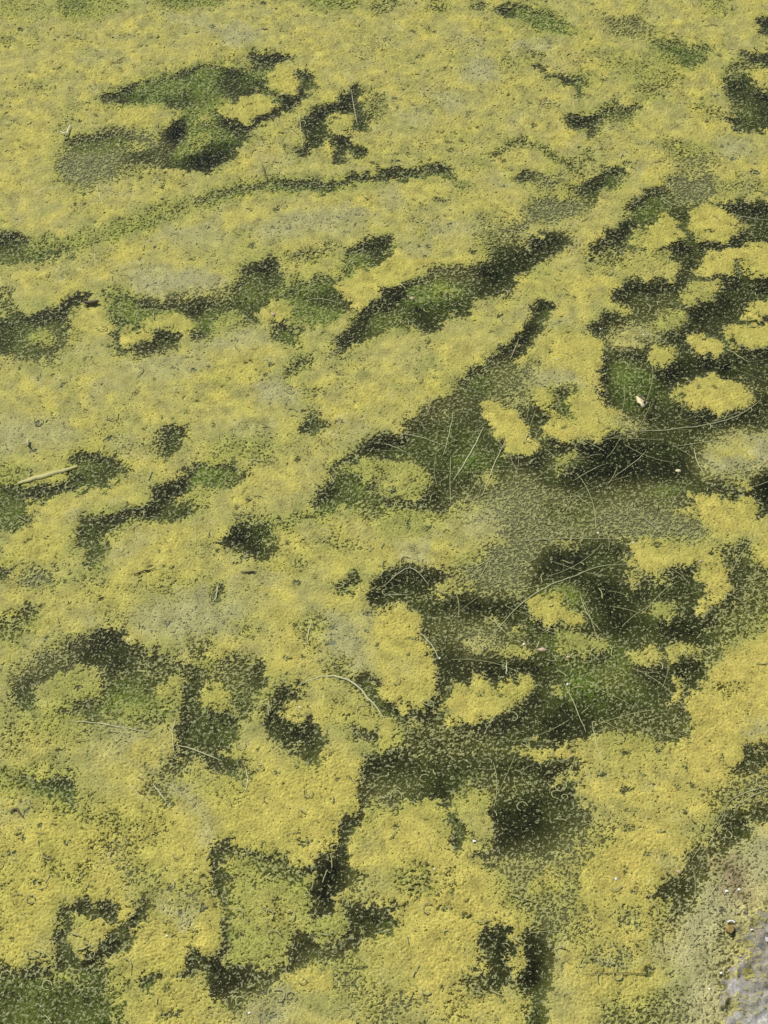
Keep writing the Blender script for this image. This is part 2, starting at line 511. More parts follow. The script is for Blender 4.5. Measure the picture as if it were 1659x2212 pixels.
run('''
B D f.005 w20 | 1290,905 1300,1000 1335,1062
B D f.005 w26 | 1280,1076 1440,1064 1540,1046 1640,1018
E D f.005 w20 | 1270,98 1400,102 1530,108 1659,122
E D f.005 w14 | 1470,304 1560,291 1659,286
E D f.005 w20 | 1440,325 1482,402
E D f.005 w16 | 1160,220 1300,224 1390,215
E D f.005 w16 | 1290,300 1320,330 1260,372
E D f.005 w16 | 1090,395 1130,400 1120,450
E K f.005 w18 | 1250,520 1400,496 1560,516 1640,560
A g s.7 w34 | 150,1062 300,1042 450,1005 560,962 680,912 840,872 960,842
A V s.6 w16 | 860,868 1000,832 1240,800 1400,815 1540,775
C D s.7 w22 | 640,204 740,202 830,215 900,235 1000,228 1100,215 1200,170 1300,160
# ---- lower middle left
F V | 0,0 110,0 135,50 60,92 0,82
F V | 338,90 400,20 540,8 552,50 480,92 440,150 462,202 420,242 378,202 400,142 350,162 328,130
F D s.7 | 400,60 540,12 545,50 470,80 400,110
F D s.7 | 395,120 440,130 450,200 420,230 390,200
F y s.6 | 430,110 560,70 580,120 480,150
F V | 560,0 822,0 762,36 620,32
F D s.8 | 620,0 810,0 760,30 680,30
F V s.8 | 940,120 1000,60 1150,60 1200,120 1180,190 1060,190
F K s.9 | 980,92 1040,48 1134,60 1154,110 1120,150 1182,170 1140,192 1080,182 1050,152 988,142
F G s.8 | 1100,42 1250,30 1400,0 1420,0 1380,22 1200,64
F d | 1438,128 1524,126 1514,154 1448,154
F d s.8 | 1288,228 1345,226 1338,254 1292,250
F D | 0,198 40,260 32,312 0,304
F h | 98,282 160,248 222,280 202,322 108,314
F g s.7 | 300,290 330,270 400,248 385,284 320,300
F T s.8 | 380,302 480,230 640,120 705,108 600,202 460,284
F V s.8 | 0,440 60,430 108,398 162,440 152,522 60,562 0,562
F d s.7 | 640,332 730,288 790,288 882,298 780,322 700,342
F d s.6 | 860,150 900,140 890,170 865,175
F T s.8 | 620,420 800,330 1000,340 1085,420 1000,522 840,562 640,522 560,482
F T s.8 | 1350,430 1659,440 1659,700 1450,702 1400,602
F d s.6 | 1060,330 1080,325 1080,350 1062,352
F V s.7 | 820,560 900,538 932,580 860,632 818,612
F d s.8 | 1030,490 1080,480 1090,530 1050,530
F D w14 | 946,310 938,350 932,385
F d w20 | 1345,475 1335,520 1325,575
F d s.8 w12 | 500,470 400,350 390,300
F V s.9 | 1436,312 1530,288 1554,340 1468,344
F K | 1598,372 1659,305 1659,445 1618,424
F D | 308,602 350,548 450,518 542,518 562,578 640,608 720,648 800,678 862,740 852,852 800,874 780,762 700,742 620,762 540,702 460,712 430,672 340,664
F K s.4 | 340,610 420,560 520,600 540,660 440,660
F d s.6 | 600,640 740,660 800,710 700,740 620,720
F V | 322,662 260,618 200,618 130,700 60,740 48,842 130,854 160,742 222,702
F D s.7 | 90,790 150,690 230,630 290,640 190,700 150,770 110,830
F h s.8 | 40,700 130,640 220,600 300,540 350,545 260,620 120,680 60,730
F V | 430,740 560,718 684,760 640,812 520,834 438,792
F G | 280,842 480,828 740,828 765,872 540,902 300,882
F q s.8 | 480,850 640,850 660,880 540,900
F q s.8 | 220,720 400,700 430,780 300,830 200,800
F D s.8 | 318,852 400,838 474,880 440,904 350,874
F D s.9 | 568,910 665,902 640,925 600,938
F y s.8 | 700,742 800,690 825,780 790,862 720,802
F D s.7 | 800,700 850,740 850,850 815,860 830,780
F V | 860,622 960,650 1080,668 1142,658 1132,742 1080,802 1062,902 1010,860 1000,780 900,742 840,702
F h s.6 | 880,650 1080,680 1080,780 960,740
F Y s.9 | 858,802 920,748 992,758 1014,810 960,874 888,854
F q s.8 | 840,640 920,650 930,700 850,700
F d s.9 | 890,820 930,825 930,850 895,850
F D | 756,952 800,898 900,876 1002,898 1034,960 984,1024 900,1034 780,992
F V s.6 | 830,900 940,890 1000,950 920,980
F D s.9 | 758,1018 844,1040 832,1064 768,1064
F D s.8 | 880,1040 960,1070 940,1100 880,1080
F D s.9 | 446,962 552,953 544,988 468,984
F T | 300,912 480,898 645,950 560,1002 400,972
F T s.6 | 420,1020 560,1000 600,1060 480,1090
F D | 1112,690 1146,660 1140,740 1120,750
F D | 1178,802 1260,770 1302,748 1282,792 1212,852 1188,874
F D | 1478,700 1520,712 1560,728 1612,740 1659,800 1659,860 1618,822 1560,760 1500,735
F d s.9 | 1430,650 1500,650 1500,720 1450,700
F D | 1148,872 1230,878 1300,918 1350,898 1394,980 1414,1022 1362,1084 1260,1054 1188,1002 1158,932
F y s.6 | 1230,990 1310,990 1310,1030 1250,1030
F d | 1418,850 1470,838 1524,870 1484,894 1438,884
F h s.7 | 1480,880 1540,890 1530,940 1490,930
F D s.9 | 1498,930 1560,950 1642,948 1659,992 1540,974
F D | 1568,1072 1640,1036 1659,1040 1659,1106 1578,1104
F g s.6 | 0,820 240,880 400,960 180,930 0,900
F V s.5 | 20,960 100,960 110,1050 30,1060
F Y s.8 | 100,60 230,40 280,140 200,240 60,200 60,120
F Y s.7 | 470,240 640,140 780,60 860,80 700,200 500,330 420,340
F Y s.6 | 170,340 420,330 560,380 400,420 180,400
F Y s.7 | 1150,400 1290,420 1320,560 1280,720 1180,740 1150,640 1200,520
F Y s.6 | 1340,160 1480,180 1659,80 1659,240 1500,260 1350,220
F Y s.5 | 1540,460 1659,480 1640,700 1560,620
F Y s.7 | 1220,840 1420,820 1600,850 1600,920 1400,920 1240,870
F Y s.6 | 540,1030 680,1000 720,1090 600,1106 540,1080
# ---- lower middle right
H h | 505,0 1262,0 1405,90 1250,112 1000,114 700,104 560,134 496,82
H V s.6 | 700,0 900,0 860,40 740,40
H T s.7 | 60,140 200,120 200,220 60,220
H q s.8 | 0,0 200,0 200,100 0,110
H T s.7 | 330,0 500,0 510,80 380,120 320,60
H Y s.9 | 198,118 280,128 334,190 322,262 250,276 230,200
H Y s.8 | 368,150 460,168 444,214 380,204
H h | 330,262 520,130 700,108 760,150 640,335 500,365 300,344
H y s.7 | 290,330 400,310 390,350 300,350
H D | 20,248 100,238 220,248 274,280 240,304 200,312 214,352 120,374 0,374 0,306
H D | 110,400 330,360 480,352 560,402 640,335 700,250 690,180 860,130 1000,122 1062,150 1052,200 1250,222 1400,180 1490,150 1659,150 1659,380 1560,470 1400,662 1300,832 1312,962 1200,1012 900,962 820,1022 560,1042 560,1106 60,1106 40,962 0,872 0,800 100,842 234,742 204,602
H d s.8 | 1490,160 1600,180 1659,250 1659,482 1500,562 1400,642 1420,502 1484,420
H d s.6 | 40,900 260,900 400,960 560,1030 540,1106 80,1106
H d s.5 | 900,900 1120,860 1260,820 1290,950 1180,1000 960,950
H h s.7 | 200,500 340,470 480,500 560,560 380,580 220,560
H K s.8 | 250,568 380,600 480,638 640,648 644,722 480,712 380,682 260,702 228,640
H K s.7 | 330,370 470,355 520,420 420,450 340,420
H K s.8 | 660,200 870,126 1050,138 1062,190 960,252 820,302 700,332 648,300
H V s.4 | 900,140 1040,140 1040,190 900,240
H K s.7 | 860,322 1020,300 1104,400 1062,522 960,584 890,522
H K s.8 | 720,840 860,850 904,952 800,992 718,962
H K s.7 | 1240,440 1350,458 1424,540 1300,564 1208,522
H K s.5 | 1490,200 1560,220 1560,320 1490,380
H y s.6 | 740,130 860,135 850,170 760,175
H G s.9 | 700,310 850,330 884,432 800,424 720,370
H G s.8 | 700,502 860,500 820,562 740,562
H G s.8 | 818,640 884,660 884,762 808,782
H G s.7 | 900,700 1062,680 1104,762 960,802 878,762
H h s.6 | 960,700 1040,690 1050,760 980,760
H G s.5 | 960,560 1080,560 1060,680 960,660
H q s.9 | 720,740 790,750 780,790 730,790
H Y | 608,392 670,348 740,370 790,420 852,420 874,470 800,504 720,484 640,452
H q | 748,542 850,528 922,548 954,580 862,614 788,614 758,582
H T s.9 | 338,572 400,540 484,580 470,614 370,614
H Y s.5 | 370,575 430,560 450,600 390,605
H y | 508,602 560,578 644,590 602,632 530,644
H y s.7 | 538,510 600,488 624,530 560,544
H y s.6 | 438,460 500,448 504,490 450,494
H Y | 238,862 280,780 340,740 400,698 440,720 480,780 530,730 600,708 644,750 622,802 560,842 480,882 380,904 280,894
H q s.5 | 300,760 390,720 420,770 320,800
H Y | 1048,172 1110,130 1180,118 1240,170 1300,150 1380,148 1440,180 1484,260 1474,332 1430,402 1360,454 1348,440 1402,360 1400,302 1340,292 1352,232 1260,232 1160,272 1110,252 1058,232
H y s.9 | 1026,282 1110,268 1124,310 1060,324
H q s.7 | 1148,272 1252,268 1244,314 1158,314
H q s.9 | 1128,432 1200,390 1284,400 1264,452 1180,464
H y | 1078,642 1110,580 1160,556 1184,610 1150,662 1090,674
H Y s.6 | 1100,620 1150,570 1170,600 1140,650
H y | 1206,612 1250,568 1350,578 1364,620 1300,642 1228,654
H Y | 1238,792 1290,738 1308,758 1282,802 1250,814
H Y | 1380,0 1602,0 1592,60 1500,112 1418,92
H y s.8 | 1268,0 1345,0 1325,25 1280,22
H Y | 1600,110 1659,78 1659,255 1610,212
H Y | 1659,478 1600,540 1480,640 1408,682 1420,732 1360,792 1308,862 1320,952 1300,1012 1310,1106 1500,1106 1560,1032 1659,982
H d s.9 | 1430,750 1540,762 1535,780 1440,772
H T | 1600,912 1659,900 1659,962 1560,1002 1530,980
H D | 1520,1106 1560,1042 1659,1000 1659,1062 1580,1106
H Y | 568,1032 740,1008 824,1040 834,1106 640,1106 600,1072
H y s.9 | 838,982 1000,958 1130,978 1184,1040 1310,1080 1310,1106 860,1106
H Y s.6 | 1000,1020 1150,1030 1200,1106 1000,1106
H Y | 0,420 60,420 112,450 152,520 204,600 234,700 224,782 160,842 80,854 20,802 0,782
H T s.6 | 30,640 120,650 130,700 50,700
H Y | 0,888 40,920 66,980 20,1024 0,1014
H y s.6 | 60,950 140,900 170,920 90,980
''')
run('''
# ---- near left
I G s.8 | 0,30 150,20 260,20 335,60 345,120 280,152 140,122 60,82
I D s.7 | 230,40 300,40 332,90 322,132 250,104
I V s.6 | 100,40 220,50 230,120 140,110
I T | 660,70 700,50 760,40 880,130 922,302 884,342 850,202 740,152
I D s.8 w12 | 718,45 745,20 770,0
I D s.8 w14 | 655,75 690,125 720,150
I D | 910,0 1060,0 1052,30 980,36
I d | 1040,20 1080,0 1086,60 1050,125
I d s.9 | 338,210 430,204 434,242 368,238
I d s.9 | 468,200 512,190 502,244 475,240
I d s.9 | 388,332 462,308 432,362 388,362
I d s.9 | 228,440 372,434 342,464 238,468
I d s.9 | 558,360 612,344 602,384 570,384
I h s.9 | 540,420 560,450 682,480 672,504 560,474
I h s.8 | 798,540 854,544 832,564 800,562
I T | 750,600 840,608 844,682 780,692 748,642
I d s.8 | 690,258 722,248 716,304 695,300
I h s.6 | 520,270 640,240 640,280 540,300
I D | 938,320 1002,340 992,380 970,402 976,480 1002,490 1002,562 970,592 990,640 992,702 1022,760 1002,804 964,812 958,702 944,602 938,502 950,422 928,362
I q | 1000,380 1180,360 1380,440 1362,622 1490,622 1502,702 1400,762 1260,822 1150,872 1000,842 1022,762 992,682 1002,502
I V s.8 | 1000,370 1100,338 1180,360 1200,400 1300,400 1392,420 1382,452 1320,462 1300,492 1180,472 1120,422 1020,392
I Y s.4 | 1030,520 1200,540 1320,560 1300,680 1180,720 1040,680
I d s.8 | 1180,630 1225,630 1225,670 1190,670
I K s.6 | 1310,430 1390,435 1385,455 1320,455
I K | 1558,92 1600,10 1659,0 1659,132 1590,142 1540,192 1512,262 1502,342 1480,402 1534,472 1500,502 1430,562 1400,624 1358,624 1370,562 1400,502 1378,440 1430,370 1468,312 1468,250 1540,172
I d s.6 | 1570,30 1640,30 1640,100 1590,110
I D | 1490,602 1560,568 1659,615 1659,695 1560,742 1500,764 1500,682
I q s.9 | 1360,642 1490,640 1494,732 1400,762 1370,702
I K | 898,872 960,838 1000,860 1140,880 1240,850 1280,782 1268,720 1330,708 1382,780 1440,780 1505,755 1484,812 1370,834 1280,874 1220,924 1120,964 1050,1034 1000,1034 960,972 898,922
I d s.6 | 1000,950 1120,900 1100,960 1030,1030
I D w44 | 478,632 440,606 370,602 292,632 265,692 262,752 298,832 372,850
I D w50 | 614,628 540,702 500,762 420,812 350,848
I q s.6 | 300,650 400,660 420,680 320,690
I Y s.6 | 300,720 420,690 480,700 420,780 330,810
I D | 768,892 820,840 840,760 850,690 862,780 902,840 880,874 800,894
I D | 598,922 640,878 705,910 640,934
I V | 0,862 120,870 230,828 350,870 480,870 494,920 440,1000 505,1002 470,1106 0,1106
I D s.7 | 0,960 70,968 62,1062 0,1084
I D s.6 | 180,1020 300,980 400,1010 300,1090 180,1080
I q s.7 | 190,880 330,870 340,930 220,940
I d s.9 | 480,870 560,880 540,960 470,960
I d s.8 | 838,1002 902,988 884,1034 845,1034
I h s.8 | 1040,1050 1200,932 1300,862 1400,820 1480,800 1380,860 1310,952 1150,1002
I T s.7 | 1050,1060 1260,940 1300,980 1200,1106 1040,1106
I h s.8 | 1450,900 1560,878 1605,950 1480,964
I h s.6 | 1540,480 1600,480 1590,520 1540,520
I O s.8 | 0,250 200,200 420,300 440,560 260,560 100,700 0,840
I O s.8 | 600,180 860,180 860,420 620,430
I Y s.9 | 1060,60 1300,40 1500,60 1540,140 1450,280 1360,380 1140,330 1000,320 960,180
I O s.8 | 1060,60 1300,40 1500,60 1540,140 1450,280 1360,380 1140,330 1000,320 960,180
I O s.7 | 660,690 840,680 830,800 740,880 660,860
I Y s.8 | 500,850 600,840 610,900 540,930 495,900
I Y s.8 | 560,990 840,960 900,1106 540,1106
I Y s.9 | 1230,900 1330,850 1440,880 1440,980 1300,980
I Y s.8 | 860,700 940,560 950,800 900,850 870,780
# ---- near right
J D | 0,0 830,0 700,62 740,82 862,62 822,122 872,202 862,262 822,332 700,362 500,372 478,332 540,252 450,202 480,122 400,92 300,122 270,162 180,142 100,92 0,92
J d s.6 | 380,30 700,60 560,120 480,100
J V s.4 | 100,20 400,20 380,80 150,80
J K s.9 | 215,50 285,60 274,152 220,124
J K s.9 | 478,222 560,180 700,198 764,280 650,354 498,352
J D | 268,170 310,200 374,260 362,302 330,354 290,344 268,282
J K s.8 | 388,392 470,358 484,390 430,424
J q | 278,172 320,118 380,88 454,108 474,160 430,204 340,204
J Y s.5 | 290,160 380,110 400,180 330,195
J y s.8 | 378,260 474,290 470,344 358,332
J h s.8 | 0,92 100,102 62,182 0,202
J Y | 60,170 180,140 260,160 275,280 280,350 370,400 540,520 500,620 300,560 100,420 0,420 0,200
J V s.7 | 50,502 100,428 164,470 234,540 140,574 58,522
J D s.9 | 0,600 52,600 32,662 0,682
J h s.8 | 478,402 850,332 884,420 862,562 720,662 560,562 518,482
J Y s.9 | 648,522 700,458 744,470 722,522 660,544
J d s.7 | 700,600 760,580 760,680 690,680
J h s.6 | 240,450 290,450 290,500 250,500
J D | 408,722 470,688 562,678 564,762 540,822 562,902 540,942 460,962 400,984 328,922 460,882 480,802 418,792
J K s.6 | 500,720 555,690 550,780 520,860 500,820
J d s.8 | 318,920 440,915 380,962 308,942
J K | 588,782 620,720 682,688 694,762 734,852 722,922 702,1002 660,1106 628,1106 630,982 578,932 602,862
J Y s.9 | 550,640 620,680 625,720 590,780 600,850 575,930 565,900 545,820 560,760
J Y s.8 | 490,1020 620,990 625,1106 470,1106
J h s.6 | 690,620 900,650 900,700 760,730 700,700
J T s.6 | 740,760 800,860 800,960 720,1000 740,860
J h s.6 | 820,200 1000,250 960,360 880,400 850,330
J Y | 878,482 900,400 980,368 1080,388 1114,460 1094,562 1020,614 930,594 878,542
J O | 878,482 900,400 980,368 1080,388 1114,460 1094,562 1020,614 930,594 878,542
J h | 1028,640 1092,638 1084,664 1040,664
J h | 1108,710 1152,700 1154,744 1110,744
J Y s.9 | 928,682 1130,658 1154,700 1100,802 980,784 938,722
J Y s.9 | 778,790 920,760 964,800 860,834 788,824
J h | 898,822 1040,808 1064,862 918,864
J Y s.8 | 840,900 1000,880 1200,870 1280,880 1100,980 900,1000
J w s.9 | 1659,200 1590,262 1480,322 1380,462 1340,562 1300,602 1280,702 1180,820 1300,880 1240,980 1280,1106 1480,1106 1500,902 1540,800 1530,720 1580,640 1659,620
J D | 1178,542 1280,482 1320,380 1420,332 1480,262 1520,190 1659,118 1659,172 1580,232 1500,312 1400,402 1380,482 1310,562 1280,622 1230,664 1228,602
J h s.5 | 1300,400 1420,340 1480,330 1400,420 1360,500 1300,540
J K s.8 | 1228,654 1250,560 1300,498 1314,560 1280,622 1240,664
J K s.8 | 1478,255 1520,208 1500,264 1448,294
J h s.9 | 1520,62 1600,40 1659,50 1659,112 1480,155 1440,140
J d s.6 | 1400,130 1500,150 1480,250 1400,330 1300,380 1330,260
J y s.9 | 1180,600 1230,580 1245,640 1200,650
J Y | 1600,242 1659,200 1659,335 1600,312
J Y s.6 | 1560,540 1659,430 1659,600 1560,620
J R s.6 | 1458,430 1530,428 1544,532 1490,522
J d s.7 | 1460,430 1535,430 1545,530 1490,520
J w | 1300,600 1400,560 1450,640 1430,720 1320,760 1280,700
J D s.6 | 1435,715 1470,700 1500,750 1450,760
J D s.9 | 1455,905 1495,905 1500,940 1465,940
J d s.6 | 1410,790 1450,790 1450,825 1420,825
J h s.8 | 948,1040 1100,1008 1250,1030 1310,1080 1100,1106 948,1106
J d s.7 | 1040,1020 1180,1010 1200,1080 1080,1106
J h s.8 | 0,1000 100,988 84,1070 0,1106
J d s.7 | 278,1018 334,1018 322,1062 285,1062
J d s.6 | 600,990 625,990 625,1060 605,1060
J Y s.7 | 860,60 1080,20 1150,130 1050,200 900,160
J Y s.6 | 1050,120 1250,200 1300,320 1200,400 1100,300
J O s.7 | 1320,0 1659,0 1659,40 1480,60 1300,100
J O s.7 | 120,540 380,540 540,640 380,700 300,900 100,900 60,700
J Y s.6 | 100,560 380,560 500,640 380,720 400,860 200,900 60,760
''')
CV = F['cover']
# nothing was drawn outside the picture: there the scum goes on with openings of its own
edge = np.maximum(np.abs(GX) / (0.5 * (0.53 * GY + 0.47) * 0 + 1), 0)
hw = np.array([at(PW, v)[0] for v in (PH, 0)]); yy = np.array([at(PW, v)[1] for v in (PH, 0)])
half_w = hw[0] + (GY - yy[0]) * (hw[1] - hw[0]) / (yy[1] - yy[0])
outside = np.maximum.reduce([(np.abs(GX) - half_w) / 0.05, (yy[0] - GY) / 0.05, (GY - yy[1]) / 0.05])
op = np.clip(outside, 0, 1) * sstep(samp(N150, GX, GY) + .5 * samp(M60, GX, GY), .2, 1.1)
CV += op * (0.3 - CV)

dip = sstep(samp(ring(.019, .5), GX, GY * .8), 1.0, 2.1) * sstep(samp(ring(.11, .5), GX, GY), -.6, .7)
dip2 = sstep(samp(ring(.034, .5), GX * .75, GY), 1.3, 2.4) * sstep(samp(ring(.2, .5), GX, GY), -.2, .8)
dip = np.clip(dip + dip2, 0, 1) * sstep(CV, .7, .95)
CV -= .58 * dip
F['green'] += .40 * dip
F['film'] += .15 * dip
# smooth copy of the cover: where it is dense enough to be a mat
def blur(a, n):
    for _ in range(2):
        for ax in (0, 1):
            k = 2 * n + 1
            p = np.concatenate([np.repeat(np.take(a, [0], ax), n + 1, ax), a, np.repeat(np.take(a, [-1], ax), n, ax)], ax)
            c = np.cumsum(p, axis=ax, dtype=np.float64)
            a = ((np.take(c, range(k, c.shape[ax]), ax) - np.take(c, range(0, c.shape[ax] - k), ax)) / k).astype(np.float32)
    return a
wide = blur(CV.copy(), 6)
fringe = np.clip(4 * (wide - .25) * (1.05 - wide), 0, 1) * sstep(samp(M150, GY, GX) - 1.1 * GX + .5 * (GY - 1.1), -.8, .9)
F['green'] += .55 * fringe * (1 - np.clip(F['green'], 0, 1)) * sstep(CV, .3, .6)
CVS = blur(CV.copy(), 2)
GRS = blur(F['green'].copy(), 3)
FLS = blur(F['film'].copy(), 3)
UND = np.clip(np.maximum(FLS * .78, sstep(CVS, .70, 1.0) * .85), 0, 1)
HALO = np.clip((blur(CV.copy(), 8) - .36) / .48, 0, 1)
SUBO = np.clip(np.maximum(GRS * 1.2, HALO * .85), 0, 1)
YES = blur(F['yel'].copy(), 3)

# ------------------------------------------------------------------ materials
def mat_new(name):
    m = bpy.data.materials.new(name)
    m.use_nodes = True
    nt = m.node_tree
    for n in list(nt.nodes):
        nt.nodes.remove(n)
    out = nt.nodes.new('ShaderNodeOutputMaterial')
    return m, nt, out

def N(nt, kind, **kw):
    n = nt.nodes.new(kind)
    for k, v in kw.items():
        setattr(n, k, v)
    return n

def math_(nt, op, a, b=None, clamp=False):
    n = N(nt, 'ShaderNodeMath', operation=op, use_clamp=clamp)
    for i, v in enumerate((a, b)):
        if v is None: continue
        if isinstance(v, (int, float)): n.inputs[i].default_value = v
        else: nt.links.new(v, n.inputs[i])
    return n.outputs[0]

def noise_(nt, scale, detail=3, rough=.6, vec=None):
    n = N(nt, 'ShaderNodeTexNoise')
    n.inputs['Scale'].default_value = scale
    n.inputs['Detail'].default_value = detail
    n.inputs['Roughness'].default_value = rough
    if vec is None:
        g = N(nt, 'ShaderNodeNewGeometry')
        vec = g.outputs['Position']
    nt.links.new(vec, n.inputs['Vector'])
    return n.outputs['Fac']

def plain(name, c1, c2, scale, rough=.7, bump=.2, bscale=None):
    m, nt, out = mat_new(name)
    b = N(nt, 'ShaderNodeBsdfPrincipled')
    f = noise_(nt, scale, 4)
    mx = N(nt, 'ShaderNodeMix', data_type='RGBA')
    nt.links.new(math_(nt, 'MULTIPLY', math_(nt, 'SUBTRACT', f, .3), 2.5, True), mx.inputs['Factor'])
    mx.inputs['Factor'].default_value = .5
    mx.inputs['A'].default_value = (*c1, 1); mx.inputs['B'].default_value = (*c2, 1)
    nt.links.new(mx.outputs['Result'], b.inputs['Base Color'])
    b.inputs['Roughness'].default_value = rough
    if bump:
        bp = N(nt, 'ShaderNodeBump')
        bp.inputs['Strength'].default_value = bump
        bp.inputs['Distance'].default_value = .002
        nt.links.new(noise_(nt, bscale or scale * 2, 4), bp.inputs['Height'])
        nt.links.new(bp.outputs[0], b.inputs['Normal'])
    nt.links.new(b.outputs[0], out.inputs['Surface'])
    return m

# floating algae: pigment comes with the mesh, its alpha carries the signed height above the cut
def algae_material():
    m, nt, out = mat_new('floating_algae')
    at_ = N(nt, 'ShaderNodeAttribute', attribute_name='pigment')
    b = N(nt, 'ShaderNodeBsdfPrincipled')
    f1 = noise_(nt, 580, 2)
    f2 = noise_(nt, 1300, 2)
    v = math_(nt, 'ADD', math_(nt, 'MULTIPLY', f1, 1.3), math_(nt, 'MULTIPLY', f2, 1.5))
    v = math_(nt, 'SUBTRACT', v, .38)
    sc = N(nt, 'ShaderNodeVectorMath', operation='SCALE')
    nt.links.new(at_.outputs['Color'], sc.inputs[0])
    nt.links.new(v, sc.inputs['Scale'])
    nt.links.new(sc.outputs[0], b.inputs['Base Color'])
    b.inputs['Roughness'].default_value = .75
    b.inputs['Specular IOR Level'].default_value = .25
    bp = N(nt, 'ShaderNodeBump')
    bp.inputs['Strength'].default_value = .7
    bp.inputs['Distance'].default_value = .0012
    nt.links.new(noise_(nt, 620, 3, .7), bp.inputs['Height'])
    nt.links.new(bp.outputs[0], b.inputs['Normal'])
    tr = N(nt, 'ShaderNodeBsdfTransparent')
    s = math_(nt, 'ADD', at_.outputs['Alpha'], math_(nt, 'ADD', math_(nt, 'MULTIPLY', math_(nt, 'SUBTRACT', f1, .5), 1.3), math_(nt, 'MULTIPLY', math_(nt, 'SUBTRACT', f2, .5), .9)))
    mr = N(nt, 'ShaderNodeMapRange', interpolation_type='SMOOTHSTEP')
    nt.links.new(s, mr.inputs['Value'])
    mr.inputs['From Min'].default_value = -.16
    mr.inputs['From Max'].default_value = .22
    mix = N(nt, 'ShaderNodeMixShader')
    nt.links.new(mr.outputs[0], mix.inputs[0])
    nt.links.new(tr.outputs[0], mix.inputs[1])
    nt.links.new(b.outputs[0], mix.inputs[2])
    nt.links.new(mix.outputs[0], out.inputs['Surface'])
    return m

def soft_material(name, rough, lo, hi, scale):
    """soft cloud or film: pigment alpha is its opacity, broken up by noise"""
    m, nt, out = mat_new(name)
    at_ = N(nt, 'ShaderNodeAttribute', attribute_name='pigment')
    b = N(nt, 'ShaderNodeBsdfPrincipled')
    f = math_(nt, 'ADD', math_(nt, 'MULTIPLY', noise_(nt, scale, 4, .65), .5), math_(nt, 'MULTIPLY', noise_(nt, 420, 3, .7), .5))
    sc = N(nt, 'ShaderNodeVectorMath', operation='SCALE')
    nt.links.new(at_.outputs['Color'], sc.inputs[0])
    nt.links.new(math_(nt, 'ADD', math_(nt, 'MULTIPLY', f, 1.3), .35), sc.inputs['Scale'])
    nt.links.new(sc.outputs[0], b.inputs['Base Color'])
    b.inputs['Roughness'].default_value = rough
    b.inputs['Specular IOR Level'].default_value = .2
    tr = N(nt, 'ShaderNodeBsdfTransparent')
    mr = N(nt, 'ShaderNodeMapRange')
    nt.links.new(f, mr.inputs['Value'])
    mr.inputs['From Min'].default_value = .36; mr.inputs['From Max'].default_value = .64
    mr.inputs['To Min'].default_value = lo; mr.inputs['To Max'].default_value = hi
    fac = math_(nt, 'MULTIPLY', at_.outputs['Alpha'], mr.outputs[0], True)
    mix = N(nt, 'ShaderNodeMixShader')
    nt.links.new(fac, mix.inputs[0])
    nt.links.new(tr.outputs[0], mix.inputs[1])
    nt.links.new(b.outputs[0], mix.inputs[2])
    nt.links.new(mix.outputs[0], out.inputs['Surface'])
    return m

def water_material():
    m, nt, out = mat_new('pond_water')
    tr = N(nt, 'ShaderNodeBsdfTransparent'); tr.inputs[0].default_value = (.80, .84, .62, 1)
    gl = N(nt, 'ShaderNodeBsdfGlossy'); gl.inputs['Roughness'].default_value = .06
    fr = N(nt, 'ShaderNodeFresnel'); fr.inputs[0].default_value = 1.33
    bp = N(nt, 'ShaderNodeBump'); bp.inputs['Strength'].default_value = .12; bp.inputs['Distance'].default_value = .002
    nt.links.new(noise_(nt, 60, 3), bp.inputs['Height'])
    nt.links.new(bp.outputs[0], gl.inputs['Normal']); nt.links.new(bp.outputs[0], fr.inputs['Normal'])
    mix = N(nt, 'ShaderNodeMixShader')
    nt.links.new(fr.outputs[0], mix.inputs[0]); nt.links.new(tr.outputs[0], mix.inputs[1]); nt.links.new(gl.outputs[0], mix.inputs[2])
    nt.links.new(mix.outputs[0], out.inputs['Surface'])
    return m

M_ALGAE = algae_material()
M_FILM = soft_material('surface_film', .55, .35, 1.25, 260)
M_SUB = soft_material('submerged_algae', .8, .55, 1.25, 45)
M_WATER = water_material()
M_BED = plain('pond_mud', (.010, .009, .003), (.028, .027, .010), 25, .9, .4)
M_FIBRE = plain('dry_fibre', (.54, .51, .27), (.42, .40, .19), 120, .6, .3)
M_STRAW = plain('straw', (.50, .45, .16), (.40, .36, .12), 80, .6, .3)
M_TWIG = plain('dark_twig', (.09, .07, .03), (.15, .12, .05), 200, .8, .5)
M_WHITE = plain('white_fleck', (.85, .84, .76), (.72, .70, .60), 300, .4, .3)
M_PINK = plain('pink_pebble', (.60, .42, .28), (.46, .32, .20), 300, .7, .4)
M_LEAF = plain('brown_leaf', (.20, .12, .03), (.36, .25, .06), 160, .6, .4)
M_SHELL = plain('shell', (.74, .66, .38), (.55, .45, .20), 200, .5, .4)
M_CRUST = plain('salt_crust', (.78, .77, .73), (.58, .57, .53), 140, .8, .8, 500)

# ------------------------------------------------------------------ bed and water
def sheet(name, x0, x1, y0, y1, nx, ny, zf, mat):
    xs = np.linspace(x0, x1, nx); ys = np.linspace(y0, y1, ny)
    X, Y = np.meshgrid(xs, ys)
    V = np.stack([X, Y, zf(X, Y)], -1).reshape(-1, 3)
    i = (np.arange(ny - 1)[:, None] * nx + np.arange(nx - 1)[None, :]).ravel()
    return mesh_np(name, V, np.stack([i, i + 1, i + nx + 1, i + nx], -1), mat)

tag(sheet('pond_bed', -6, 6, -4, 12, 240, 320,
          lambda X, Y: -0.11 + 0.02 * samp(M150, X * .4, Y * .4), M_BED), kind='structure')
tag(sheet('water', -6, 6, -4, 12, 2, 2, lambda X, Y: X * 0, M_WATER), kind='structure')

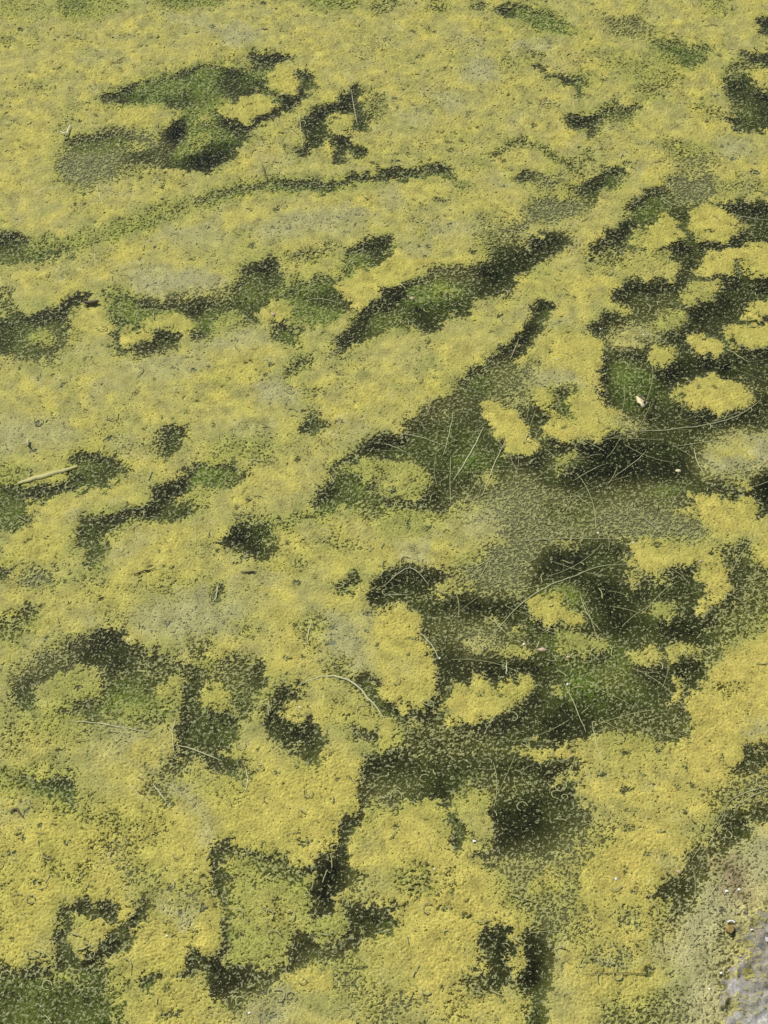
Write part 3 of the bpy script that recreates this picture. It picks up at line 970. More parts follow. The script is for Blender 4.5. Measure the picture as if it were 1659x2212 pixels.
# ------------------------------------------------------------------ submerged green algae and surface film
def soft_sheet(name, mat, field, step, zf, colf, thr):
    xs = np.arange(RX0 + .01, RX1 - .01, step); ys = np.arange(RY0 + .01, RY1 - .01, step)
    X, Y = np.meshgrid(xs, ys)
    ny, nx = X.shape
    a = samp(field, X, Y, RX0, RY0, RD, False)
    V = np.stack([X, Y, zf(X, Y, a)], -1).reshape(-1, 3)
    C = np.concatenate([colf(X, Y, a), a[..., None]], -1).reshape(-1, 4)
    keep = a > thr
    q = keep[:-1, :-1] | keep[1:, :-1] | keep[:-1, 1:] | keep[1:, 1:]
    j, i = np.nonzero(q)
    f0 = j * nx + i
    fc = np.stack([f0, f0 + 1, f0 + nx + 1, f0 + nx], -1)
    u, inv = np.unique(fc, return_inverse=True)
    return mesh_np(name, V[u], inv.reshape(fc.shape), mat, C[u])

def sub_col(X, Y, a):
    t = np.clip(.5 + .35 * samp(M150, X, Y), 0, 1)[..., None]
    gr = np.clip(samp(GRS, X, Y, RX0, RY0, RD, False) * 1.5, 0, 1)[..., None]
    return (1 - gr) * np.array([.25, .27, .10]) + gr * (np.array([.14, .235, .025]) * (1 - t) + np.array([.235, .30, .045]) * t)
tag(soft_sheet('submerged_algae', M_SUB, SUBO, .006,
               lambda X, Y, a: -.020 + .016 * np.clip(a, 0, 1) + .0012 * samp(N60, X, Y), sub_col, .05),
    'soft green algae cloud hanging under the water surface', 'algae', kind='stuff')
def film_col(X, Y, a):
    t = samp(FLS, X, Y, RX0, RY0, RD, False)
    t = np.clip((t - .35) / .4, 0, 1)[..., None]
    return np.array([.25, .225, .055]) * (1 - t) + np.array([.29, .31, .19]) * t
tag(soft_sheet('surface_film', M_FILM, UND, .005,
               lambda X, Y, a: .0006 + 0 * X, film_col, .03),
    'thin grey-beige scum film lying on the water', 'scum film', kind='stuff')

# ------------------------------------------------------------------ the floating mats: one fine relief, cut into the separate mats and patches
NC, y = 790, 0.50
rows = []
while y < 2.50:
    rows.append(y)
    y += 0.00111 * (math.hypot(y, CAM_H) / 1.64) ** 1.15
rows = np.array(rows)
hwr = (hw[0] + (rows - yy[0]) * (hw[1] - hw[0]) / (yy[1] - yy[0])) * 1.13
VX = np.linspace(-1, 1, NC)[None, :] * hwr[:, None]
VY = np.repeat(rows[:, None], NC, 1)
NR = len(rows)
smp = lambda f: samp(f, VX, VY, RX0, RY0, RD, False)
cov = smp(CV); gre = smp(F['green']); fil = smp(F['film']); yel = smp(F['yel']); red = smp(F['red']); pal = smp(F['pale'])
n4, n7, n11, n25 = (samp(f, VX, VY) for f in (N4, N7, N11, N25))
worm = 1.0 - np.abs(samp(ring(0.0092, .3), VX, VY)) * 1.25          # thread-like ridges
n3 = samp(N3, VX, VY)
g = 0.42 * n7 + 0.30 * worm + 0.42 * n4 + 0.38 * n3 + 0.30 * n11
g = (g - g.mean()) / g.std()
u = 1 / (1 + np.exp(1.702 * g))                                      # 0 = top of a clump, 1 = bottom of a crevice
nc = samp(ring(0.013, .4), VX, VY)
crease = sstep(.16 - np.abs(nc), 0, .13) * sstep(samp(ring(0.030, .6), VX, VY) + .4 * n11 + .55 * sstep(VY, 1.4, 2.0), .35, 1.1)
s = cov - .5 - .90 * (u - .5) - .75 * crease
rough = .55 + .35 * sstep(samp(M150, VX, VY) + .5 * samp(N60, VX, VY), -.8, .8) + .45 * sstep(VY, 1.5, 2.1) + .2 * sstep(-VX - (VY - .75), -.1, .4)
rough *= 1 - .55 * np.clip(fil - .4, 0, 1)
z = .0012 + .0009 * rough * np.clip(s + .1, 0, 1) ** .8 + .0008 * np.clip(cov - .6, 0, .5) + .00030 * rough * sstep(s, -.1, .3) * (.9 * n3 + 1.1 * n4 + .7 * n7 + .8 * worm)


c_ochre = np.array([.360, .330, .096]); c_yel = np.array([.442, .382, .080]); c_org = np.array([.455, .368, .088])
c_green = np.array([.225, .265, .05]); c_thin = np.array([.345, .325, .145]); c_pale = np.array([.41, .38, .22])
c_grain = np.array([.245, .25, .115]); c_red = np.array([.22, .13, .09])
def lerp(a, b, t):
    t = np.clip(t, 0, 1)[..., None]
    return a * (1 - t) + b * t
pig = np.broadcast_to(c_ochre, VX.shape + (3,))
pig = lerp(pig, c_yel, yel)
warm = np.clip((VX / hwr[:, None] * .45 - (VY - 1.2) * .55) + .02, 0, .6)
pig = lerp(pig, c_org, np.clip(yel - .2, 0, 1) * warm)
pig = lerp(pig, c_green, gre * .75)
pig = lerp(pig, c_thin, (fil - .45) / .55 * .85)
pig = lerp(pig, c_grain, (.62 - cov) / .3 * .9)
pig = lerp(pig, c_pale, pal * .8)
pig = lerp(pig, c_red, red)
pig = pig * (1 + .07 * n25 + .05 * samp(M60, VX, VY))[..., None]
colr = np.concatenate([pig, s[..., None]], -1).astype(np.float32)
verts = np.stack([VX, VY, z], -1).astype(np.float32)

# which mat does every spot belong to: spread from a starting point of each, slowly across open water
SEEDS = [
 ('M', 'broad yellow-green algae mat covering the far end of the pool', [(120, 120), (350, 60), (620, 70), (900, 110), (1100, 60), (1300, 60), (950, 260), (1500, 60)]),
 ('M', 'ochre algae mat in the far right, crossed by dark threadlike cracks', [(1250, 230), (1400, 250), (1300, 330), (1600, 60), (1580, 330)]),
 ('M', 'olive algae mat along the left edge above the loop-shaped dark channel', [(60, 330), (120, 430), (330, 470), (350, 580), (100, 600), (500, 520)]),
 ('M', 'algae strip with grey film between two dark green channels, upper middle', [(700, 470), (850, 440), (620, 450), (1000, 420)]),
 ('M', 'smooth wide algae mat at left above the pale straw blade', [(100, 850), (300, 800), (500, 780), (200, 960), (700, 830), (450, 900)]),
 ('M', 'long diagonal yellow algae band running down from the far right', [(1300, 430), (1220, 560), (1150, 640), (1000, 780), (900, 880), (1350, 380)]),
 ('M', 'yellow algae mat right of the dark slit, with ragged lower edge', [(1240, 720), (1220, 860), (1300, 800)]),
 ('M', 'tapering yellow algae strip below the dark channel with the straw blade', [(250, 1090), (150, 1130), (330, 1060)]),
 ('M', 'diagonal algae mat below the dark green wedge at left', [(120, 1180), (300, 1260), (420, 1150), (600, 1050), (60, 1330)]),
 ('M', 'large mottled algae mat in the middle with grey film and pale worms', [(500, 1300), (650, 1350), (750, 1320), (780, 1200), (850, 1150), (880, 1400), (700, 1420)]),
 ('M', 'dome-shaped algae patch rimmed by a curved stem, lower middle', [(720, 1530), (780, 1560)]),
 ('M', 'lower left algae mat, deep yellow and coarsely wrinkled', [(80, 1850), (250, 1780), (380, 1850), (150, 1700), (60, 1960), (300, 1950)]),
 ('M', 'yellow algae mat between the curved stem patch and the green square', [(620, 1720), (560, 1660), (680, 1790), (640, 1640)]),
 ('M', 'square yellow-green algae patch framed by dark cracks, near left', [(580, 1950), (620, 2020), (560, 1880)]),
 ('M', 'near algae mat with three dark openings, lower middle', [(880, 1830), (870, 1950), (900, 2080), (980, 2050), (1000, 1960), (800, 2130)]),
 ('M', 'algae mat at the near edge below the dark crescent channel', [(340, 2150), (620, 2170), (700, 2150)]),
 ('M', 'pale washed algae mat bordering the grey rock', [(1450, 2000), (1400, 2120), (1530, 1900), (1350, 2150), (1620, 1880)]),
 ('M', 'orange-yellow algae mat along the right edge, broad and dense', [(1580, 1560), (1540, 1480), (1510, 1620), (1620, 1430)]),
 ('M', 'sparse orange-yellow algae mat between dark water and the round patch, lower right', [(1350, 1720), (1420, 1760), (1480, 1700)]),
 ('P', 'lens-shaped yellow algae patch floating beside dark crevices, far left', [(540, 245)]),
 ('P', 'small yellow algae patch behind the lens-shaped one, far left', [(615, 182)]),
 ('P', 'curled yellow algae patch inside the green loop, left', [(365, 705), (290, 735)]),
 ('P', 'yellow algae patch on dark water, left of the upper right pair', [(1428, 505)]),
 ('P', 'yellow algae patch on dark water, right of the upper right pair', [(1540, 485)]),
 ('P', 'yellow algae patch with a dark notch at the right edge, upper right', [(1560, 575), (1640, 590)]),
 ('P', 'dull yellow algae patch just below the notched one, right', [(1515, 630)]),
 ('P', 'greenish algae patch on dark water above the grey one, right', [(1450, 695)]),
 ('P', 'greyish faded algae patch on dark water, right of the yellow mat', [(1370, 728)]),
 ('P', 'small round yellow algae patch with a dark dot in it', [(1425, 768)]),
 ('P', 'pointed yellow algae patch beside the small round dotted one', [(1527, 747)]),
 ('P', 'yellow algae patch running out of the right edge, above the big oval', [(1620, 726)]),
 ('P', 'yellow algae patch at the right edge, topmost of the two small edge patches', [(1640, 672)]),
 ('P', 'big oval yellow algae patch on dark water at right', [(1542, 853)]),
 ('P', 'rounded block-shaped yellow algae patch between dark channels, centre right', [(1100, 925)]),
 ('P', 'thin translucent algae patch at the right edge below the long fibre', [(1590, 985)]),
 ('P', 'bright yellow algae patch at right below the translucent one', [(1555, 1110), (1575, 1150)]),
 ('P', 'small faint algae patch on the darkest water, centre right', [(1235, 1000)]),
 ('P', 'lime-green algae patch surrounded by dark green water, centre', [(880, 1045)]),
 ('P', 'hook-shaped yellow algae patch curving down at right', [(1400, 1190), (1500, 1195), (1555, 1270)]),
 ('P', 'yellow algae patch crossed by the long curved fibre', [(1180, 1310), (1230, 1340)]),
 ('P', 'ragged yellow-green algae patch just below the fibre-crossed one', [(1255, 1395)]),
 ('P', 'faint greenish algae patch below the hook-shaped one', [(1430, 1320)]),
 ('P', 'small yellow algae patch, left one of the close pair on dark water', [(1395, 1415)]),
 ('P', 'small yellow algae patch, right one of the close pair on dark water', [(1470, 1411)]),
 ('P', 'tiny yellow algae patch below the close pair', [(1466, 1494)]),
 ('P', 'small wispy algae patch left of the pink pebble', [(1115, 1412)]),
 ('P', 'grey wispy algae patch at the end of the long curved fibre', [(1035, 1400)]),
 ('P', 'cloud-shaped yellow algae patch with two humps, on dark water', [(990, 1515), (1110, 1495)]),
 ('P', 'yellow algae patch under the dark speckled water, lower right', [(1190, 1655)]),
 ('P', 'greenish round algae patch at the edge of the dark speckled water, near', [(1020, 1740)]),
 ('P', 'round deep yellow algae patch, largest in the lower right', [(1325, 1905)]),
 ('P', 'yellow algae patch below the round deep yellow one', [(1350, 2020)]),
 ('P', 'round yellow algae patch left of the grey-green water, lower left', [(470, 1512)]),
 ('P', 'algae patch inside the dark ring, near left', [(190, 2020)]),
]
CS = 0.006
cx = np.arange(RX0, RX1, CS); cy = np.arange(RY0, RY1, CS)
CXX, CYY = np.meshgrid(cx, cy)
cost = 1 + 40 * np.clip(1 - samp(CVS, CXX, CYY, RX0, RY0, RD, False), 0, 1) ** 2
H_, W_ = cost.shape
dist = np.full(cost.shape, 1e9); own = np.full(cost.shape, -1, dtype=np.int32)
heap = []
for k, (kd, lab, pts) in enumerate(SEEDS):
    for p in pts:
        x_, y_ = at(*p)
        j, i = int((y_ - RY0) / CS), int((x_ - RX0) / CS)
        if 0 <= j < H_ and 0 <= i < W_:
            dist[j, i] = 0; own[j, i] = k
            heapq.heappush(heap, (0.0, j, i, k))
while heap:
    d0, j, i, k = heapq.heappop(heap)
    if d0 > dist[j, i] or own[j, i] != k: continue
    for dj, di, w in ((1, 0, 1), (-1, 0, 1), (0, 1, 1), (0, -1, 1), (1, 1, 1.4), (1, -1, 1.4), (-1, 1, 1.4), (-1, -1, 1.4)):
        a, b = j + dj, i + di
        if 0 <= a < H_ and 0 <= b < W_:
            nd = d0 + w * .5 * (cost[j, i] + cost[a, b])
            if nd < dist[a, b]:
                dist[a, b] = nd; own[a, b] = k
                heapq.heappush(heap, (nd, a, b, k))
# keep only the largest connected piece of each; scraps count as flecks
cdense = samp(CVS, CXX, CYY, RX0, RY0, RD, False) > .57
seen = np.zeros(own.shape, dtype=bool); best = {}
for j0 in range(H_):
    for i0 in range(W_):
        if seen[j0, i0] or not cdense[j0, i0]: continue
        k = own[j0, i0]; comp = [(j0, i0)]; seen[j0, i0] = True
        for (j, i) in comp:
            for a, b in ((j + 1, i), (j - 1, i), (j, i + 1), (j, i - 1)):
                if 0 <= a < H_ and 0 <= b < W_ and not seen[a, b] and cdense[a, b] and own[a, b] == k:
                    seen[a, b] = True; comp.append((a, b))
        if len(comp) > len(best.get(k, ())): best[k] = comp
own2 = np.full(own.shape, -1, dtype=np.int32)
for k, comp in best.items():
    for j, i in comp: own2[j, i] = k
own = own2
QX = VX[:-1, :-1] + .002 * samp(N25, VX[:-1, :-1], VY[:-1, :-1]); QY = VY[:-1, :-1] + .002 * samp(M25, VX[:-1, :-1], VY[:-1, :-1])
qown = own[np.clip(np.rint((QY - RY0) / CS).astype(int), 0, H_ - 1), np.clip(np.rint((QX - RX0) / CS).astype(int), 0, W_ - 1)]
dense = samp(CVS, VX[:-1, :-1], VY[:-1, :-1], RX0, RY0, RD, False) > .58
qown = np.where(dense, qown, -1)

# rock shore lies in the near right corner: no scum on top of it
ROCK = [(1659, 590), (1590, 605), (1545, 640), (1515, 715), (1520, 790), (1490, 830), (1478, 900), (1452, 980), (1455, 1060), (1430, 1105)]
rock_poly = [at(829.5 + x / 2, 1659.5 + y / 2) for x, y in ROCK]
rock_poly += [at(1540, 2420), at(2300, 2420), at(2300, 1900), at(1800, 1930)]
gx = np.arange(.25, 1.1, .0026); gy = np.arange(.30, 1.0, .0026)
RXg, RYg = np.meshgrid(gx, gy)
sd = sdf_poly(rock_poly, RXg + .003 * samp(N25, RXg, RYg) + .002 * samp(N11, RXg, RYg), RYg + .003 * samp(M25, RXg, RYg))
rise = np.clip(-sd, 0, .35)
rz = .0040 + .05 * np.clip(rise, 0, .03) + .07 * rise * (1 + .1 * samp(N60, RXg, RYg)) + .0009 * samp(N25, RXg, RYg) + .0003 * samp(N7, RXg, RYg) + .0004 * samp(N11, RXg, RYg)
rz = np.where(sd > -.01, rz - (sd + .01) * .45, rz)
rkv = sdf_poly(rock_poly, VX + .005 * n25, VY + .004 * n11)
rzv = samp(rz, VX, VY, .25, .30, .0026, False)
s = s - 1.0 * sstep(-rkv, -.012, .035)
z = np.where((rkv < .015) & (VX > .26), np.maximum(z, rzv + .0008), z)
verts[..., 2] = z
colr[..., 3] = s
kv = s > -.44
qk = kv[:-1, :-1] | kv[1:, :-1] | kv[:-1, 1:] | kv[1:, 1:]
rk = sdf_poly(rock_poly, VX[:-1, :-1] + .005 * n25[:-1, :-1], VY[:-1, :-1] + .004 * n11[:-1, :-1])
qk &= rk > -.05
idx = (np.arange(NR - 1)[:, None] * NC + np.arange(NC - 1)[None, :])
def cut(mask):
    f0 = idx[mask & qk]
    fc = np.stack([f0, f0 + 1, f0 + NC + 1, f0 + NC], -1)
    uq, inv = np.unique(fc, return_inverse=True)
    return uq, inv.reshape(fc.shape)
VF = verts.reshape(-1, 3); CF = colr.reshape(-1, 4)
for k, (kd, lab, pts) in enumerate(SEEDS):
    uq, fc = cut(qown == k)
    if len(fc) < 16: print('small', lab, len(fc)); continue
    vv = VF[uq].copy()
    c0 = np.array([*at(*pts[0]), 0], dtype=np.float32)
    nm = 'algae_mat' if kd == 'M' else 'algae_patch'
    o = mesh_np(nm, vv - c0, fc, M_ALGAE, CF[uq])
    o.location = c0
    tag(o, lab, 'algae mat' if kd == 'M' else 'algae patch', 'floating algae mats' if kd == 'M' else 'small floating algae patches')
uq, fc = cut(qown == -1)
tag(mesh_np('algae_flecks', VF[uq], fc, M_ALGAE, CF[uq]), 'scattered algae flecks floating on the dark open water', 'algae', kind='stuff')

# ------------------------------------------------------------------ rock shore
crust_c = [at(829.5 + x / 2, 1659.5 + y / 2) for x, y in ((1700, 690), (1640, 690), (1575, 722), (1600, 760), (1640, 830), (1720, 870))]
sdc = sdf_poly(crust_c, RXg + .006 * samp(M25, RXg, RYg) + .004 * samp(N7, RXg, RYg), RYg + .006 * samp(N25, RXg, RYg) + .004 * samp(N11, RXg, RYg))
pale_c = [at(829.5 + x / 2, 1659.5 + y / 2) for x, y in ((1760, 850), (1600, 980), (1545, 1040), (1520, 1150), (1560, 1250), (1900, 1250))]
sdp = sdf_poly(pale_c, RXg + .012 * samp(M60, RXg, RYg), RYg + .012 * samp(N60, RXg, RYg))
m_rock, nt, out = mat_new('grey_rock')
at_ = N(nt, 'ShaderNodeAttribute', attribute_name='pigment')
b = N(nt, 'ShaderNodeBsdfPrincipled'); b.inputs['Roughness'].default_value = .8
sc = N(nt, 'ShaderNodeVectorMath', operation='SCALE')
nt.links.new(at_.outputs['Color'], sc.inputs[0])
nt.links.new(math_(nt, 'MAXIMUM', math_(nt, 'ADD', math_(nt, 'MULTIPLY', noise_(nt, 260, 6, .8), 3.0), -.5), .18), sc.inputs['Scale'])
nt.links.new(sc.outputs[0], b.inputs['Base Color'])
bp = N(nt, 'ShaderNodeBump'); bp.inputs['Strength'].default_value = .9; bp.inputs['Distance'].default_value = .003
nt.links.new(noise_(nt, 420, 5, .75), bp.inputs['Height']); nt.links.new(bp.outputs[0], b.inputs['Normal'])
nt.links.new(b.outputs[0], out.inputs['Surface'])
rc = lerp(np.broadcast_to(np.array([.32, .29, .20]), RXg.shape + (3,)), np.array([.28, .235, .175]), .5 + .5 * samp(M60, RXg, RYg))
rc = lerp(rc, np.array([.56, .54, .48]), sstep(-sdp, -.03, .03))
rc = lerp(rc, np.array([.34, .33, .25]), sstep(samp(N11, RXg, RYg) + .6 * samp(N25, RXg, RYg), .9, 1.6) * .7)
rc = lerp(rc, np.array([.30, .27, .12]), sstep(sd, -.010, .004) * .5)
rny, rnx = RXg.shape
keep = sd < .02
q = keep[:-1, :-1] & keep[1:, 1:]
j, i = np.nonzero(q); f0 = j * rnx + i
fc = np.stack([f0, f0 + 1, f0 + rnx + 1, f0 + rnx], -1)
uq, inv = np.unique(fc, return_inverse=True)
RV = np.stack([RXg, RYg, rz], -1).reshape(-1, 3)
RCc = np.concatenate([rc, np.ones(rc.shape[:2] + (1,))], -1).reshape(-1, 4)
rock = bpy.data.objects.new('shore_rock', None); COL.objects.link(rock)
rock.location = (.45, .62, 0)
tag(rock, 'rough grey rock with white salt crust rising from the water in the near right corner', 'rock')
off = np.array(rock.location)
mesh_np('rock_body', RV[uq] - off, inv.reshape(fc.shape), m_rock, RCc[uq], parent=rock)
ck = (sdc < 0) | ((sdp < -.004) & (samp(N7, RXg, RYg) + samp(N25, RXg, RYg) > 2.0))
ck &= (samp(N7, RXg, RYg) + .8 * samp(N11, RXg, RYg)) > -.9
q = ck[:-1, :-1] & ck[1:, 1:] & ck[1:, :-1] & ck[:-1, 1:]
j, i = np.nonzero(q); f0 = j * rnx + i
fc = np.stack([f0, f0 + 1, f0 + rnx + 1, f0 + rnx], -1)
uq, inv = np.unique(fc, return_inverse=True)
CVx = RV.copy(); CVx[:, 2] += .0018 + .0012 * np.clip(samp(N7, RXg, RYg).ravel(), -1, 2)
if len(fc):
    mesh_np('salt_crust', CVx[uq] - off, inv.reshape(fc.shape), M_CRUST, parent=rock)

# ------------------------------------------------------------------ scum beyond the picture
xs = np.arange(-3.2, 3.2, .02); ys = np.arange(-1.2, 5.5, .02)
X, Y = np.meshgrid(xs, ys)
hwx = (hw[0] + (Y - yy[0]) * (hw[1] - hw[0]) / (yy[1] - yy[0])) * 1.13
ins = (np.abs(X) < hwx - .02) & (Y > .50) & (Y < 2.49)
far = .55 * samp(N150, X, Y) + .5 * samp(M60, X * 1.3, Y) + .45 * samp(N25, X, Y) + .75
rkd = sdf_poly(rock_poly, X, Y) > .01
kp = (far > 0) & ~ins & rkd
Z = .0012 + .001 * np.clip(far, 0, 2)
cc = lerp(np.broadcast_to(c_ochre, X.shape + (3,)), c_yel, .4 + .3 * samp(M60, X, Y))
cc = np.concatenate([cc, np.clip(far, -1, 1)[..., None]], -1).reshape(-1, 4)
q = kp[:-1, :-1] & kp[1:, 1:] & kp[1:, :-1] & kp[:-1, 1:]
j, i = np.nonzero(q); f0 = j * X.shape[1] + i
fc = np.stack([f0, f0 + 1, f0 + X.shape[1] + 1, f0 + X.shape[1]], -1)
uq, inv = np.unique(fc, return_inverse=True)
tag(mesh_np('surrounding_scum', np.stack([X, Y, Z], -1).reshape(-1, 3)[uq], inv.reshape(fc.shape), M_ALGAE, cc[uq]),
    'algae scum continuing over the rest of the pool', 'algae', kind='stuff')

# ------------------------------------------------------------------ threads, fibres, stems
def spline(pts, n):
    P = [Vector(p) for p in pts]
    if len(P) == 2: return [P[0].lerp(P[1], k / n) for k in range(n + 1)]
    P = [P[0] * 2 - P[1]] + P + [P[-1] * 2 - P[-2]]
    seg = len(P) - 3
    res = []
    for k in range(n + 1):
        t = k / n * seg
        i = min(int(t), seg - 1); f = t - i
        p0, p1, p2, p3 = P[i:i + 4]
        res.append(.5 * ((2 * p1) + (p2 - p0) * f + (2 * p0 - 5 * p1 + 4 * p2 - p3) * f * f + (3 * p1 - p0 - 3 * p2 + p3) * f ** 3))
    return res

def tube(path, rad, sides=5, flat=1.0):
    V, Fc = [], []
    n = len(path)
    for k, p in enumerate(path):
        d = (path[min(k + 1, n - 1)] - path[max(k - 1, 0)]).normalized()
        sx = Vector((-d.y, d.x, 0)).normalized()
        up = d.cross(sx) * -1
        if up.z < 0: up = -up
        r = rad(k / (n - 1)) if callable(rad) else rad
        for a in range(sides):
            an = 2 * math.pi * a / sides
            V.append(p + sx * (math.cos(an) * r) + up * (math.sin(an) * r * flat))
    for k in range(n - 1):
        for a in range(sides):
            Fc.append((k * sides + a, k * sides + (a + 1) % sides, (k + 1) * sides + (a + 1) % sides, (k + 1) * sides + a))
    return V, Fc

def py_mesh(name, V, Fc, mat, parent=None, origin=None, smooth=True):
    me = bpy.data.meshes.new(name)
    o0 = Vector(origin) if origin is not None else Vector((0, 0, 0))
    me.from_pydata([tuple(Vector(v) - o0) for v in V], [], Fc)
    if smooth:
        for p in me.polygons: p.use_smooth = True
    me.materials.append(mat)
    me.update()
    o = bpy.data.objects.new(name, me)
    COL.objects.link(o)
    o.location = o0
    if parent: o.parent = parent
    return o

def tpt(t, x, y, z=0.003):
    w = at(TILES[t][0] + x / 2, TILES[t][1] + y / 2)
    return (w[0], w[1], z)

def strand(name, t, flat_pts, r, mat, label, cat, group=None, z=.0035, n=None, wob=.0006, flat=1.0):
    pts = [tpt(t, flat_pts[i], flat_pts[i + 1], z) for i in range(0, len(flat_pts), 2)]
    n = n or max(8, int(sum((Vector(a) - Vector(b)).length for a, b in zip(pts, pts[1:])) / .008))
    path = spline(pts, n)
    for k, p in enumerate(path):
        p.x += random.uniform(-wob, wob); p.y += random.uniform(-wob, wob); p.z += random.uniform(-.0004, .0006)
    V, Fc = tube(path, lambda q: r * (.25 + .75 * math.sin(math.pi * min(max(q, .04), .96)) ** .6), 5, flat)
    o = py_mesh(name, V, Fc, mat, origin=path[0])
    tag(o, label, cat, group)
    return o

FIB = [
 ('E', (432,742, 372,860, 300,972), .0016, 'thick straight pale fibre on dark water left of the block-shaped patch'),
 ('E', (520,808, 470,920, 422,1042), .0013, 'straight pale fibre hanging from the block-shaped yellow patch'),
 ('E', (70,770, 150,784, 272,830), .0011, 'pale fibre at the tip of the diagonal band, upper one of two'),
 ('E', (0,812, 100,852), .0010, 'pale fibre at the tip of the diagonal band, lower one of two'),
 ('E', (300,675, 285,760, 255,862), .0010, 'short pale fibre in the dark triangle below the diagonal band'),
 ('E', (1050,762, 1200,757, 1400,732, 1530,692, 1625,628), .0013, 'long pale fibre sweeping up to the right edge below the big oval patch'),
 ('E', (1240,828, 1400,806, 1490,800), .0009, 'thin fibre parallel to the long sweeping one'),
 ('E', (1000,952, 1090,888, 1130,850), .0009, 'thin slanted fibre on the darkest water, right one of two'),
 ('E', (815,975, 950,902), .0009, 'thin slanted fibre on the darkest water, left one of two'),
 ('E', (1480,402, 1568,460), .0010, 'short fibre leaving the pointed yellow patch'),
 ('E', (585,362, 545,452), .0010, 'short pale fibre in the dark slit'),
 ('E', (1340,832, 1350,890, 1375,935), .0012, 'curled fibre on the left rim of the translucent patch'),
 ('E', (820,1030, 900,1090), .0009, 'thin fibre in the grey water below the darkest patch'),
 ('H', (470,532, 600,392, 720,318, 810,285, 920,240, 1055,228), .0013, 'long curved pale fibre arching over dark water in the right centre'),
 ('H', (560,132, 760,118, 1010,120), .0010, 'thin level fibre above the long curved one'),
 ('H', (560,560, 480,480, 420,450), .0008, 'faint fibre left of the wispy patch'),
 ('H', (722,610, 742,645, 690,640), .0008, 'tiny bent fibre beside the pink pebble'),
 ('H', (780,742, 830,852, 872,952), .0009, 'thin fibre running down through the lower dark water'),
 ('H', (898,910, 922,1020, 952,1088), .0012, 'pale fibre at the lower rim of the dark water'),
 ('H', (1085,0, 1150,50, 1205,100), .0009, 'thin fibre in the grey film above the hook-shaped patch'),
 ('H', (140,510, 200,570, 240,642), .0013, 'fibre along the right rim of the lobed middle mat'),
 ('H', (0,325, 70,262, 130,250, 192,312), .0012, 'arched fibre on the dark channel at centre'),
 ('H', (0,362, 120,358), .0008, 'straight short fibre below the arched one'),
 ('H', (845,345, 870,430, 935,520), .0008, 'faint fibre right of the fibre-crossed patch'),
 ('J', (985,800, 958,862), .0009, 'short upright fibre in the grey opening, lower right'),
 ('J', (1470,470, 1400,560), .0009, 'thin fibre beside the reddish stain'),
 ('J', (1480,150, 1560,110, 1659,80), .0010, 'pale fibre in the fibrous water at the right edge, upper one'),
 ('J', (1500,175, 1600,120, 1659,100), .0010, 'pale fibre in the fibrous water at the right edge, lower one'),
 ('C', (1290,205, 1380,188, 1480,212), .0009, 'curved fibre on the dark green opening, centre'),
 ('C', (1490,60, 1530,10, 1575,-20), .0012, 'fibre lying along the dark green channel, upper centre'),
 ('A', (1518,395, 1530,470, 1545,545), .0011, 'pale fibre standing across the far dark letters-like cracks'),
 ('A', (1290,480, 1300,560, 1310,640), .0011, 'pale fibre left of the far dark cracks'),
 ('B', (1195,850, 1230,880, 1290,900), .0010, 'thin fibre on dark water left of the upper right pair'),
 ('B', (1500,930, 1580,945, 1659,955), .0010, 'thin fibre at the right edge beside the upper right pair'),
 ('B', (470,985, 600,1010, 700,1020), .0010, 'level fibre over the grey film in the upper middle'),
 ('F', (945,308, 938,345, 935,372, 922,392), .0017, 'pale worm-like thread lying in a slot of the middle mat'),
 ('F', (1348,470, 1335,515, 1325,575), .0017, 'pale thread in the middle mat right of the first slot'),
 ('F', (1290,752, 1360,722, 1440,712, 1530,745, 1612,832, 1659,890), .0026, 'curved olive stem rimming the dome-shaped patch'),
 ('F', (300,905, 420,915, 520,932, 640,955), .0016, 'faded straw stem half sunk in the grey film, lower left'),
 ('F', (765,1008, 850,1034, 960,1078), .0016, 'faded straw stem across the dark opening, lower left'),
 ('F', (760,900, 745,960, 755,1040), .0013, 'bent pale stem at the edge of the leaf-shaped patch'),
 ('I', (1062,0, 1072,60, 1055,115), .0016, 'hooked pale thread beside the dark slot, near left'),
 ('I', (660,72, 690,110, 720,150), .0016, 'short thread under the leaf-shaped patch'),
 ('H', (670,560, 660,590), .0013, 'tiny pale sliver above the pink pebble'),
 ('H', (530,650, 528,705), .0018, 'short pale stub below the wispy patch'),
]
for t, p, r, lab in FIB:
    strand('fibre', t, p, r * .55, M_FIBRE, lab, 'fibre', 'fibres lying on the pool', z=.0019)
strand('straw_blade', 'C', (80,990, 150,966, 240,942, 335,917), .0042, M_STRAW, 'flat pale straw blade on the dark green channel at left', 'straw', z=.0026, wob=.0010, flat=.08)
strand('twig', 'C', (368,212, 400,213, 428,207), .0034, M_TWIG, 'short dark brown twig on the algae at left', 'twig', z=.0055, wob=.0003)
strand('twig', 'A', (1132,715, 1148,760, 1155,795), .0013, M_TWIG, 'thin dark upright twig in the far green channel', 'twig')
strand('twig', 'J', (860,896, 1000,890, 1135,893), .0005, M_TWIG, 'thin dark line-like twig lying level, lower right', 'twig', wob=.0003)
strand('twig', 'F', (578,276, 620,262, 672,250), .0010, M_TWIG, 'thin dark notched stem on the diagonal mat, left', 'twig', wob=.0009)
strand('twig', 'F', (1035,266, 1110,263), .0011, M_TWIG, 'tiny dark stem in the middle mat', 'twig', wob=.0009)
strand('twig', 'I', (45,195, 75,183, 100,215), .0014, M_TWIG, 'curled dark sliver on the mat at the near left edge', 'twig')
strand('curled_thread', 'A', (262,580, 288,592, 298,570, 305,552), .0012, M_WHITE, 'white hook-shaped thread on the mat, far left', 'thread', z=.006, wob=.0003)
